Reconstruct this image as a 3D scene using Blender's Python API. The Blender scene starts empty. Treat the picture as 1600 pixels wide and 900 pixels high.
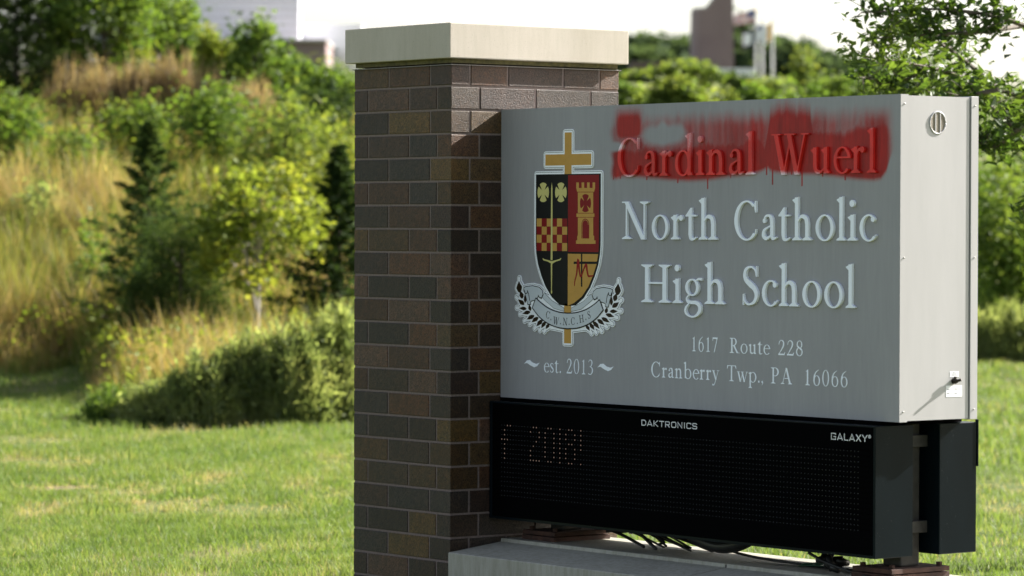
import bpy, bmesh, math, random
import numpy as np
from mathutils import Vector, Matrix
from mathutils.geometry import delaunay_2d_cdt
R = math.radians
random.seed(7)
rng = np.random.default_rng(11)
scene = bpy.context.scene
COL = scene.collection

# ------------------------------------------------------------------ camera
CAM = np.array([12.3613, -9.2164, 1.768]); YAW, PITCH, ROLL, FPX = 0.9132, 0.0168, 0.0029, 5652.85
cy_, sy_ = math.cos(YAW), math.sin(YAW)
FH = np.array([-sy_, cy_, 0.0]); RH = np.array([cy_, sy_, 0.0]); UP = np.array([0, 0, 1.0])
cp_, sp_ = math.cos(PITCH), math.sin(PITCH)
F3 = FH * cp_ - UP * sp_; U2 = UP * cp_ + FH * sp_
cr_, sr_ = math.cos(ROLL), math.sin(ROLL)
R3 = RH * cr_ + U2 * sr_; U3 = U2 * cr_ - RH * sr_
cam = bpy.data.cameras.new('camera'); camo = bpy.data.objects.new('camera', cam); COL.objects.link(camo)
M4 = Matrix.Identity(4)
for i in range(3):
    M4[i][0] = R3[i]; M4[i][1] = U3[i]; M4[i][2] = -F3[i]; M4[i][3] = CAM[i]
camo.matrix_world = M4
cam.sensor_width = 36; cam.lens = FPX / 1600 * 36; cam.clip_start = .5; cam.clip_end = 6000
cam.dof.use_dof = True; cam.dof.focus_distance = 14.9; cam.dof.aperture_fstop = 3.9
scene.camera = camo

# ------------------------------------------------------------------ world, sun, exposure
SUN = Vector((1, 6, 3.55)).normalized()
EL = math.asin(SUN.z); AZ = math.atan2(SUN.x, SUN.y)
world = bpy.data.worlds.new('World'); scene.world = world; world.use_nodes = True
wt = world.node_tree; wt.nodes.clear()
sky = wt.nodes.new('ShaderNodeTexSky'); sky.sky_type = 'NISHITA'; sky.sun_disc = False
sky.sun_elevation = EL; sky.sun_rotation = AZ
sky.air_density = 1.0; sky.dust_density = 4.0; sky.ozone_density = 1.5; sky.altitude = 300
bg = wt.nodes.new('ShaderNodeBackground'); bg.inputs[1].default_value = 0.061
wo = wt.nodes.new('ShaderNodeOutputWorld')
hs = wt.nodes.new('ShaderNodeHueSaturation'); hs.inputs['Saturation'].default_value = .62       # thin white veil over the sky
wt.links.new(sky.outputs[0], hs.inputs['Color']); 
wtc = wt.nodes.new('ShaderNodeTexCoord'); wsx = wt.nodes.new('ShaderNodeSeparateXYZ'); wt.links.new(wtc.outputs['Generated'], wsx.inputs[0])
wrm = wt.nodes.new('ShaderNodeMapRange'); wrm.inputs[1].default_value = 0; wrm.inputs[2].default_value = .30; wrm.inputs[3].default_value = 1.45; wrm.inputs[4].default_value = 1   # haze ring low over the whole horizon
wt.links.new(wsx.outputs[2], wrm.inputs[0])
wm = wt.nodes.new('ShaderNodeVectorMath'); wm.operation = 'SCALE'; wt.links.new(hs.outputs[0], wm.inputs[0]); wt.links.new(wrm.outputs[0], wm.inputs[3])
wt.links.new(wm.outputs[0], bg.inputs[0]); wt.links.new(bg.outputs[0], wo.inputs[0])
sun = bpy.data.lights.new('sun', 'SUN'); sun.energy = 4.5; sun.angle = R(.5); sun.color = (1, .955, .89)
suno = bpy.data.objects.new('sun', sun); COL.objects.link(suno)
suno.rotation_euler = (-SUN).to_track_quat('-Z', 'Y').to_euler(); suno.location = (20, 60, 60)
scene.view_settings.view_transform = 'Standard'; scene.view_settings.look = 'None'
scene.view_settings.exposure = 2.05; scene.view_settings.gamma = 1

# ------------------------------------------------------------------ helpers: places
def ray(x, y):
    return F3 + R3 * (x - 800) / FPX - U3 * (y - 450) / FPX
def on(x, y, ax, v):                       # trace point of the photograph on a real plane
    d = ray(x, y); t = (v - CAM[ax]) / d[ax]; return CAM + d * t
def at(px, py, v):                         # point at distance v
    return CAM + ray(px, py) * (v / float(ray(px, py) @ FH))
def uv(p):
    d = np.asarray(p) - CAM; return float(d @ RH), float(d @ FH)
def smooth(a, b, x):
    t = np.clip((np.asarray(x, float) - a) / (b - a), 0, 1); return t * t * (3 - 2 * t)
def ground(x, y):
    x = np.asarray(x, float); y = np.asarray(y, float)
    dx, dy = x - CAM[0], y - CAM[1]
    u = dx * RH[0] + dy * RH[1]; v = dx * FH[0] + dy * FH[1]
    inl = smooth(-.098, -.130, u / np.maximum(v, 5)); start = 33.4 + 2.5 * smooth(3, 6, u)
    hl = np.interp(v - start, [0, 3, 6.6, 10.2, 18.2, 27, 82, 212, 302, 422, 900, 3000], [0, .06, .32, 1.05, 2.75, 4.1, 6.6, 12.3, 14.8, 16, 18, 18])
    hr = np.interp(v - start, [0, 10, 25, 80, 210, 300, 420, 900, 3000], [0, .3, .9, 4.2, 11.6, 13.6, 15, 17, 17])
    hl = hl * (1 - inl * (1 - smooth(36, 50, v)))
    w = smooth(1.5, 5, u * 40 / np.maximum(v, 40))
    bump = .05 * np.sin(u * 1.7 + 1) * np.sin(v * .9) * smooth(0, 4, v - start)
    return hl * (1 - w) + hr * w + bump

# ------------------------------------------------------------------ helpers: materials
def mat(name, build):
    m = bpy.data.materials.new(name); m.use_nodes = True
    nt = m.node_tree; nt.nodes.clear()
    out = nt.nodes.new('ShaderNodeOutputMaterial')
    build(nt, out); return m
def N(nt, t, **k):
    n = nt.nodes.new(t)
    for a, b in k.items():
        if a.startswith('i_'):
            n.inputs[int(a[2:])].default_value = b
        else: setattr(n, a, b)
    return n
def noise(nt, scale, detail=4, rough=.5, stretch=None, dist=0):
    tc = N(nt, 'ShaderNodeTexCoord'); src = tc.outputs['Object']
    if stretch:
        mp = N(nt, 'ShaderNodeMapping'); mp.inputs[3].default_value = stretch; nt.links.new(src, mp.inputs[0]); src = mp.outputs[0]
    n = N(nt, 'ShaderNodeTexNoise'); n.inputs['Scale'].default_value = scale; n.inputs['Detail'].default_value = detail
    n.inputs['Roughness'].default_value = rough; n.inputs['Distortion'].default_value = dist
    nt.links.new(src, n.inputs['Vector']); return n.outputs[0]
def ramp(nt, fac, stops):
    r = N(nt, 'ShaderNodeValToRGB'); e = r.color_ramp.elements
    while len(e) < len(stops): e.new(.5)
    for s, (p, c) in zip(e, stops):
        s.position = p; s.color = (*c, 1) if len(c) == 3 else c
    nt.links.new(fac, r.inputs[0]); return r.outputs[0]
def mixc(nt, a, b, f, mode='MIX'):
    m = N(nt, 'ShaderNodeMix', data_type='RGBA', blend_type=mode)
    for s, v in ((0, f), (6, a), (7, b)):
        if hasattr(v, 'links'): nt.links.new(v, m.inputs[s])
        elif s == 0: m.inputs[0].default_value = v
        else: m.inputs[s].default_value = (*v, 1)
    return m.outputs[2]
def bsdf(nt, out, col, rough=.6, metal=0, spec=.5, bump=None, bstr=.3, bdist=.002, coat=0):
    b = N(nt, 'ShaderNodeBsdfPrincipled')
    for k, v in (('Base Color', col), ('Roughness', rough), ('Metallic', metal), ('Specular IOR Level', spec), ('Coat Weight', coat)):
        if hasattr(v, 'links'): nt.links.new(v, b.inputs[k])
        else: b.inputs[k].default_value = (*v, 1) if k == 'Base Color' else v
    if bump is not None:
        bp = N(nt, 'ShaderNodeBump'); bp.inputs['Strength'].default_value = bstr; bp.inputs['Distance'].default_value = bdist
        nt.links.new(bump, bp.inputs['Height']); nt.links.new(bp.outputs[0], b.inputs['Normal'])
    nt.links.new(b.outputs[0], out.inputs[0]); return b
def simple(name, col, rough=.5, metal=0, spec=.5, var=.12, nscale=30, bstr=.15, stretch=None, coat=0):
    def f(nt, out):
        n = noise(nt, nscale, 5, .6, stretch)
        c2 = tuple(x * (1 - var) for x in col); c3 = tuple(min(1, x * (1 + var)) for x in col)
        bsdf(nt, out, ramp(nt, n, [(.3, c2), (.7, c3)]), rough, metal, spec, n, bstr, .001, coat)
    return mat(name, f)

def f(nt, out):                                                  # dark ironspot brick, each with its own colour
    oi = N(nt, 'ShaderNodeObjectInfo')
    n1 = noise(nt, 9, 4, .6); n2 = noise(nt, 170, 3, .7); n3 = noise(nt, 420, 2, .6)
    tint = mixc(nt, mixc(nt, oi.outputs['Color'], (1.42, 1.02, .76), 1, 'MULTIPLY'), (1.35, .95, .65), ramp(nt, n1, [(.35, (0, 0, 0)), (.75, (.55, .55, .55))]), 'MULTIPLY')
    sp = mixc(nt, ramp(nt, n2, [(.38, (.28, .26, .25)), (.48, (1, 1, 1)), (.66, (1.5, 1.45, 1.4))]), ramp(nt, noise(nt, 38, 5, .75), [(.3, (.6, .6, .6)), (.5, (1, 1, 1)), (.72, (1.5, 1.42, 1.35))]), 1, 'MULTIPLY')
    c = mixc(nt, tint, sp, .9, 'MULTIPLY')
    bsdf(nt, out, c, .5, 0, .3, n2, .9, .003)
M_brick = mat('ironspot_brick', f)
M_mortar = simple('mortar', (.18, .14, .125), .9, spec=.2, var=.25, nscale=120, bstr=.8)
def f(nt, out):
    n1 = noise(nt, 3, 5, .6, (1, 1, .3)); n2 = noise(nt, 55, 4, .6, (1, 1, .12)); n3 = noise(nt, 260, 3, .7)
    c = ramp(nt, n1, [(.3, (.42, .375, .31)), (.7, (.51, .46, .395))])
    c = mixc(nt, c, ramp(nt, n2, [(.3, (.80, .80, .75)), (.6, (1, 1, 1))]), .35, 'MULTIPLY')
    c = mixc(nt, c, ramp(nt, n3, [(.30, (.35, .33, .3)), (.38, (1, 1, 1))]), .8, 'MULTIPLY')
    bsdf(nt, out, c, .85, 0, .3, n3, .5, .0015)
M_cast = mat('cast_stone', f)
def f(nt, out):
    n1 = noise(nt, 2.5, 5, .6); n2 = noise(nt, 45, 4, .6, (1, 1, .1)); n3 = noise(nt, 230, 3, .7)
    c = ramp(nt, n1, [(.3, (.30, .285, .24)), (.7, (.41, .39, .335))])
    c = mixc(nt, c, ramp(nt, n2, [(.3, (.62, .64, .55)), (.6, (1, 1, 1))]), .75, 'MULTIPLY')
    c = mixc(nt, c, ramp(nt, n3, [(.30, (.4, .4, .38)), (.38, (1, 1, 1))]), .7, 'MULTIPLY')
    bsdf(nt, out, c, .6, 0, .4, n3, .5, .0015)
M_slab = mat('weathered_concrete', f)
M_recess = simple('treated_board', (.10, .085, .03), .8, var=.5, nscale=40)
M_flash = simple('lead_flashing', (.16, .15, .14), .45, .6, nscale=60)
def painted(name, base, rough, gloss_paint=.45, reds=((.26, .004, .003), (.42, .009, .006))):
    def f(nt, out):
        at_ = N(nt, 'ShaderNodeAttribute', attribute_name='paint'); fac = at_.outputs['Fac']
        fine = noise(nt, 900, 2, .8); st = noise(nt, 60, 5, .7, (1, 1, .08)); big = noise(nt, 2.2, 4, .6, (1, 1, .35))
        m1 = N(nt, 'ShaderNodeMath', operation='SUBTRACT'); nt.links.new(fine, m1.inputs[0]); m1.inputs[1].default_value = .5
        m2 = N(nt, 'ShaderNodeMath', operation='MULTIPLY'); nt.links.new(m1.outputs[0], m2.inputs[0]); m2.inputs[1].default_value = 1.5
        m3 = N(nt, 'ShaderNodeMath', operation='MULTIPLY_ADD'); m3.use_clamp = True
        sel = ramp(nt, fac, [(0, (0, 0, 0)), (.12, (1, 1, 1)), (.75, (.7, .7, .7)), (1, (0, 0, 0))])
        nt.links.new(m2.outputs[0], m3.inputs[0]); nt.links.new(sel, m3.inputs[1]); nt.links.new(fac, m3.inputs[2])
        g = mixc(nt, base, ramp(nt, st, [(.2, (.90, .90, .90)), (.8, (1.06, 1.06, 1.06))]), 1, 'MULTIPLY')
        g = mixc(nt, g, ramp(nt, big, [(.3, (.93, .93, .94)), (.7, (1.05, 1.05, 1.05))]), 1, 'MULTIPLY')
        red = mixc(nt, ramp(nt, st, [(.3, reds[0]), (.7, reds[1])]), ramp(nt, noise(nt, 9, 5, .7, (1, 1, .5)), [(.3, (.68, .68, .68)), (.7, (1.12, 1.12, 1.12))]), 1, 'MULTIPLY')
        mb = N(nt, 'ShaderNodeMath', operation='MULTIPLY'); mb.use_clamp = True; mb.inputs[1].default_value = 1.4; nt.links.new(m3.outputs[0], mb.inputs[0])
        c = mixc(nt, g, red, mb.outputs[0])
        fl = noise(nt, 260, 2, .8, (1, 1, .35)); flr = ramp(nt, fl, [(.70, (0, 0, 0)), (.74, (1, 1, 1))])
        hz = ramp(nt, fac, [(.05, (0, 0, 0)), (.3, (.55, .55, .55)), (.7, (.3, .3, .3)), (.9, (0, 0, 0))])
        c = mixc(nt, c, (.75, .66, .66), mixc(nt, flr, hz, 1, 'MULTIPLY'))  # pale flecks colour glints into the thin overspray
        rg = N(nt, 'ShaderNodeMapRange'); nt.links.new(m3.outputs[0], rg.inputs[0]); rg.inputs[3].default_value = rough; rg.inputs[4].default_value = gloss_paint
        bsdf(nt, out, c, rg.outputs[0], 0, .3, st, .12, .001)
    return mat(name, f)
M_face = painted('grey_sign_paint', (.305, .300, .312), .5)
M_letter = painted('white_letter', (.88, .92, 1.0), .4, .35, ((.62, .02, .015), (.80, .035, .03)))
M_end = simple('grey_end_paint', (.385, .375, .38), .38, var=.07, nscale=7, stretch=(1, 1, .18), bstr=.12)
M_white = simple('white_vinyl', (.86, .88, .92), .45, var=.03, bstr=.02)
M_scroll = simple('scroll_silver', (.52, .56, .60), .45, var=.08, nscale=5, bstr=.02)
M_black = simple('black_vinyl', (.006, .006, .006), .45, var=.2, spec=.15, bstr=.02)
M_gold = simple('gold_vinyl', (.50, .28, .065), .4, var=.05, spec=.15, bstr=.03)
M_yel = simple('pale_gold_vinyl', (.56, .50, .17), .4, var=.05, bstr=.03)
M_red = simple('crimson_vinyl', (.20, .006, .008), .4, var=.05, spec=.15, bstr=.03)
M_brown = simple('brown_vinyl', (.022, .012, .004), .5, var=.1, spec=.15, bstr=.03)
M_dred = simple('red_ink', (.25, .01, .01), .5, var=.1, spec=.15, bstr=.02)
M_ledface = simple('black_louvre', (.0008, .0008, .001), .9, spec=.03, nscale=60, bstr=.1)
def f(nt, out):
    n = noise(nt, 5, 4, .6, (1, 1, .3)); n2 = noise(nt, 300, 1, .5)
    c = ramp(nt, n, [(.3, (.0018, .0045, .0065)), (.7, (.0035, .0075, .0105))])
    c = mixc(nt, c, (.5, .5, .5), ramp(nt, n2, [(.80, (0, 0, 0)), (.82, (1, 1, 1))]))
    bsdf(nt, out, c, .3, 0, .1, n, .02, .001)
M_case = mat('black_case_paint', f)
M_ledoff = simple('led_lens', (.04, .04, .042), .15, var=.4, nscale=25)
def f(nt, out):
    e = N(nt, 'ShaderNodeEmission'); e.inputs[0].default_value = (1, .72, .58, 1); e.inputs[1].default_value = .048
    nt.links.new(e.outputs[0], out.inputs[0])
M_ledon = mat('led_lit', f)
M_print = simple('print_white', (.75, .75, .77), .4, var=.03, bstr=.02)
M_steel = simple('steel_post_paint', (.05, .045, .04), .6, .3, var=.4, nscale=18)
M_rust = simple('rusty_plate', (.06, .027, .018), .85, .1, var=.6, nscale=25, bstr=.8)
M_cable = simple('black_rubber', (.012, .012, .012), .4, var=.2)
M_green = simple('green_wire', (.01, .07, .03), .4, var=.2)
M_zinc = simple('screw_zinc', (.35, .34, .33), .4, .5)
M_mesh = simple('vent_mesh', (.20, .17, .13), .7, var=.35, nscale=900, bstr=.8)
M_sticker = simple('white_sticker', (.82, .82, .84), .4, var=.02)
M_ink = simple('grey_ink', (.12, .12, .16), .6)
M_lock = simple('dark_lock_metal', (.03, .027, .022), .35, .7, var=.4, nscale=80)

def leafmat(name, stops, trans=.45, rough=.6, spec=.22):
    def f(nt, out):
        a = N(nt, 'ShaderNodeAttribute', attribute_name='tint')
        c = ramp(nt, a.outputs['Fac'], stops)
        b = N(nt, 'ShaderNodeBsdfPrincipled'); b.inputs['Roughness'].default_value = rough; b.inputs['Specular IOR Level'].default_value = spec
        t = N(nt, 'ShaderNodeBsdfTranslucent'); mx = N(nt, 'ShaderNodeMixShader'); mx.inputs[0].default_value = trans
        tc = mixc(nt, c, (1.5, 1.45, .8), 1, 'MULTIPLY')
        nt.links.new(c, b.inputs['Base Color']); nt.links.new(tc, t.inputs[0])
        nt.links.new(b.outputs[0], mx.inputs[1]); nt.links.new(t.outputs[0], mx.inputs[2]); nt.links.new(mx.outputs[0], out.inputs[0])
    return mat(name, f)
def T(*a): return [(i / (len(a) - 1), c) for i, c in enumerate(a)]
L_green = leafmat('leaf_green', T((.05, .09, .018), (.09, .15, .026), (.15, .20, .04)), .5)
L_yel = leafmat('leaf_yellow_green', T((.09, .13, .022), (.15, .19, .03), (.24, .255, .045)), .5)
L_dark = leafmat('leaf_dark', T((.018, .035, .012), (.032, .058, .016), (.055, .085, .022)), .35, .7, .1)
L_needle = leafmat('conifer_needles', T((.024, .046, .014), (.05, .082, .024), (.10, .135, .038)), .42, .8, .08)
L_silver = leafmat('feathery_grey_green', T((.08, .115, .045), (.15, .19, .075), (.25, .28, .125)), .68)
L_mix = leafmat('meadow_stalks', T((.08, .12, .028), (.14, .165, .035), (.21, .20, .055), (.25, .18, .075), (.34, .26, .15)), .5, .6)
L_far = leafmat('far_leaf', T((.04, .065, .035), (.06, .09, .045), (.09, .13, .06)), .4, .8, .05)
L_olive = leafmat('leaf_olive', T((.07, .115, .025), (.12, .165, .035), (.18, .21, .05)), .5)
L_brown = leafmat('dead_weeds', T((.12, .085, .055), (.19, .14, .085), (.30, .24, .15)), .5, .7)
L_grass = leafmat('lawn_blades', T((.056, .098, .024), (.095, .150, .034), (.145, .195, .055), (.29, .25, .14)), .45, .5)
M_bark = simple('bark', (.11, .09, .07), .9, var=.4, nscale=40, bstr=.8)
M_pale = simple('pale_bark', (.30, .27, .23), .8, var=.3, nscale=40, bstr=.5)
def f(nt, out):
    n1 = noise(nt, .55, 5, .65, (.45, 1, 1)); n2 = noise(nt, 9, 4, .7); n3 = noise(nt, .05, 3, .5)
    c = ramp(nt, n1, [(.3, (.055, .085, .02)), (.52, (.09, .115, .028)), (.66, (.20, .16, .09))])
    c = mixc(nt, c, ramp(nt, n2, [(.3, (.6, .6, .6)), (.7, (1.2, 1.2, 1.2))]), .8, 'MULTIPLY')
    bsdf(nt, out, c, .95, 0, .1, n2, .8, .03)
M_ground = mat('turf', f)
def brickfar(name, c1, c2):
    def f(nt, out):
        n = noise(nt, .4, 4, .6); bsdf(nt, out, ramp(nt, n, [(.3, c1), (.7, c2)]), .85, 0, .3, n, .1)
    return mat(name, f)
M_tower = brickfar('far_brick', (.20, .145, .145), (.25, .185, .18))
M_trim = simple('pale_trim', (.42, .38, .36), .7)
M_metalwall = simple('lavender_metal_wall', (.74, .73, .80), .55, var=.05, nscale=.3)  # base colour lifted to stand in for distance haze
M_palewall = simple('pale_wall', (.74, .74, .78), .6, var=.04, nscale=.3)
M_lowroof = simple('brown_roof', (.11, .085, .08), .7)
M_pole = simple('flagpole_white', (.72, .72, .72), .35, .2)
M_fred = simple('flag_red', (.55, .09, .10), .7); M_fwhite = simple('flag_white', (.85, .85, .88), .7)
M_fblue = simple('flag_blue', (.05, .07, .22), .7); M_fyel = simple('flag_yellow', (.85, .50, .12), .7); M_fblack = simple('flag_black', (.02, .02, .03), .7)
def f(nt, out):
    b = N(nt, 'ShaderNodeBsdfPrincipled'); b.inputs['Base Color'].default_value = (.3, .02, .015, 1); b.inputs['Roughness'].default_value = .2
    nt.links.new(b.outputs[0], out.inputs[0])
M_drip = mat('paint_drip', f)

# ------------------------------------------------------------------ helpers: objects
BASE = {}
def tag(o, label=None, cat=None, group=None, kind=None):
    for k, v in (('label', label), ('category', cat), ('group', group), ('kind', kind)):
        if v: o[k] = v
    return o
def thing(name, loc, label, cat, group=None):
    o = bpy.data.objects.new(name, None); COL.objects.link(o); o.location = loc; BASE[o.name] = Vector(loc)
    o.empty_display_size = .1
    return tag(o, label, cat, group)
def mobj(name, V, F, m, parent=None, smooth_=False, attrs=None, base=None):
    V = np.asarray(V, dtype=np.float64).reshape(-1, 3)
    off = BASE[parent.name] if parent is not None else (Vector(base) if base is not None else Vector((0, 0, 0)))
    me = bpy.data.meshes.new(name); me.from_pydata((V - np.array(off)).tolist(), [], F if isinstance(F, list) else F.tolist()); 
    if attrs:
        for k, a in attrs.items():
            at_ = me.attributes.new(k, 'FLOAT', 'POINT'); at_.data.foreach_set('value', np.asarray(a, dtype=np.float32))
    if smooth_: me.polygons.foreach_set('use_smooth', [True] * len(me.polygons))
    ms = m if isinstance(m, (list, tuple)) else [m]
    for q in ms: me.materials.append(q)
    me.update()
    o = bpy.data.objects.new(name, me); COL.objects.link(o)
    if parent is not None:
        o.parent = parent; BASE[o.name] = off
    else:
        o.location = off; BASE[o.name] = off
    return o
def boxVF(x0, x1, y0, y1, z0, z1, bev=0):
    bm = bmesh.new(); bmesh.ops.create_cube(bm, size=1)
    for v in bm.verts: v.co = Vector(((x0 + x1) / 2 + v.co.x * (x1 - x0), (y0 + y1) / 2 + v.co.y * (y1 - y0), (z0 + z1) / 2 + v.co.z * (z1 - z0)))
    if bev: bmesh.ops.bevel(bm, geom=bm.edges[:], offset=bev, segments=1 if bev < .004 else 2, affect='EDGES', profile=.6)
    bm.verts.index_update()
    V = [tuple(v.co) for v in bm.verts]; F = [[v.index for v in f.verts] for f in bm.faces]; bm.free(); return V, F
def box(name, x0, x1, y0, y1, z0, z1, m, parent, bev=0): 
    V, F = boxVF(x0, x1, y0, y1, z0, z1, bev); return mobj(name, V, F, m, parent)
def join(parts):
    V, F = [], []
    for v, f in parts:
        b = len(V); V += [tuple(p) for p in v]; F += [[i + b for i in q] for q in f]
    return V, F
def tubeVF(pts, rad, n=8):
    pts = [Vector(p) for p in pts]; rad = [rad] * len(pts) if np.isscalar(rad) else rad
    V, F = [], []; up = Vector((0, 0, 1))
    for i, p in enumerate(pts):
        t = (pts[min(i + 1, len(pts) - 1)] - pts[max(i - 1, 0)]).normalized()
        a = t.cross(up if abs(t.z) < .95 else Vector((1, 0, 0))).normalized(); b = t.cross(a)
        for k in range(n):
            an = 2 * math.pi * k / n; V.append(tuple(p + (a * math.cos(an) + b * math.sin(an)) * rad[i]))
    for i in range(len(pts) - 1):
        for k in range(n): F.append([i * n + k, i * n + (k + 1) % n, (i + 1) * n + (k + 1) % n, (i + 1) * n + k])
    F.append(list(range(n))[::-1]); F.append([len(V) - n + k for k in range(n)]); return V, F
def curve(pts, n=8):                                              # Catmull-Rom through points
    P = [np.array(p, float) for p in pts]; P = [2 * P[0] - P[1]] + P + [2 * P[-1] - P[-2]]; o = []
    for i in range(1, len(P) - 2):
        for k in range(n):
            t = k / n; o.append(.5 * ((2 * P[i]) + (-P[i - 1] + P[i + 1]) * t + (2 * P[i - 1] - 5 * P[i] + 4 * P[i + 1] - P[i + 2]) * t * t + (-P[i - 1] + 3 * P[i] - 3 * P[i + 1] + P[i + 2]) * t ** 3))
    o.append(P[-2]); return o

# union of 2-D polygons -> flat-fronted solid on the plane y = yf (front towards -y)
def union(polys, grid=0):
    vs, es, fs = [], [], []
    for p in polys:
        b = len(vs); vs += [Vector((float(a), float(c))) for a, c in p]; fs.append(list(range(b, b + len(p))))
    if grid:
        X = [v.x for v in vs]; Z = [v.y for v in vs]
        a = min(X)
        while a < max(X):
            c = min(Z)
            while c < max(Z): vs.append(Vector((a + 1e-4, c + 1.3e-4))); c += grid
            a += grid
    r = delaunay_2d_cdt(vs, es, fs, 0, 1e-6)
    cen = np.array([[sum(r[0][i][k] for i in f) / len(f) for k in (0, 1)] for f in r[2]]); inn = np.zeros(len(cen), bool)
    for p in polys:                                                # keep a triangle when its centre lies in any of the polygons
        q = np.array([(float(a), float(b)) for a, b in p]); lo, hi = q.min(0), q.max(0)
        c_ = np.nonzero(~inn & (cen[:, 0] >= lo[0]) & (cen[:, 0] <= hi[0]) & (cen[:, 1] >= lo[1]) & (cen[:, 1] <= hi[1]))[0]
        if not len(c_): continue
        x, y = cen[c_, 0][:, None], cen[c_, 1][:, None]; x1, y1 = q[:, 0][None], q[:, 1][None]; x2, y2 = np.roll(q[:, 0], -1)[None], np.roll(q[:, 1], -1)[None]
        cr = ((y1 > y) != (y2 > y)) & (x < (x2 - x1) * (y - y1) / np.where(y2 == y1, 1e-12, y2 - y1) + x1)
        inn[c_[cr.sum(1) % 2 == 1]] = True
    keep = [list(f) for f, k_ in zip(r[2], inn) if k_]
    used = sorted({i for f in keep for i in f}); mp_ = {a: b for b, a in enumerate(used)}
    return [tuple(r[0][i]) for i in used], [[mp_[i] for i in f] for f in keep]
def solid(name, polys, y0, depth, m, parent, grid=0, paintfn=None, bevel=0):
    V2, F = union(polys, grid)
    cnt = {}
    F2 = []
    for f in F:
        ar = sum(V2[f[i]][0] * V2[f[(i + 1) % len(f)]][1] - V2[f[(i + 1) % len(f)]][0] * V2[f[i]][1] for i in range(len(f)))
        if ar < 0: f = f[::-1]
        F2.append(f)
        for i in range(len(f)): cnt[(f[i], f[(i + 1) % len(f)])] = 1
    n = len(V2); V = [(a, y0 - depth, b) for a, b in V2] + [(a, y0, b) for a, b in V2]
    FF = list(F2)
    for (a, b) in cnt:
        if (b, a) not in cnt: FF.append([b, a, a + n, b + n])
    at_ = {'paint': [paintfn(v[0], v[2]) for v in V]} if paintfn else ({'paint': [0.0] * len(V)} if m is M_letter else None)
    return mobj(name, V, FF, m, parent, attrs=at_)
def strip(pts, w, close=False):
    P = [np.array(p, float) for p in pts]; w = [w] * len(P) if np.isscalar(w) else w
    if close: P = P + [P[0]]; w = list(w) + [w[0]]
    Lp, Rp = [], []
    for i, p in enumerate(P):
        if close: a, b = P[(i - 1) % (len(P) - 1)], P[(i + 1) % (len(P) - 1)]
        else: a, b = P[max(i - 1, 0)], P[min(i + 1, len(P) - 1)]
        t = (b - a); t = t / (np.linalg.norm(t) + 1e-12); nrm = np.array([-t[1], t[0]]); Lp.append(p + nrm * w[i] / 2); Rp.append(p - nrm * w[i] / 2)
    return [[Lp[i], Lp[i + 1], Rp[i + 1], Rp[i]] for i in range(len(P) - 1)]
def disc(c, r, n=14, ry=None): return [(c[0] + r * math.cos(2 * math.pi * k / n), c[1] + (ry or r) * math.sin(2 * math.pi * k / n)) for k in range(n)]
def grow(polys, r):                                               # outline offset
    out = [list(p) for p in polys]
    for p in polys:
        for i in range(len(p)):
            a, b = np.array(p[i], float), np.array(p[(i + 1) % len(p)], float)
            if np.linalg.norm(a - b) < 1e-7: continue
            out += strip([a, b], 2 * r)
            out.append(disc(a, r, 10))
    return out

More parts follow.
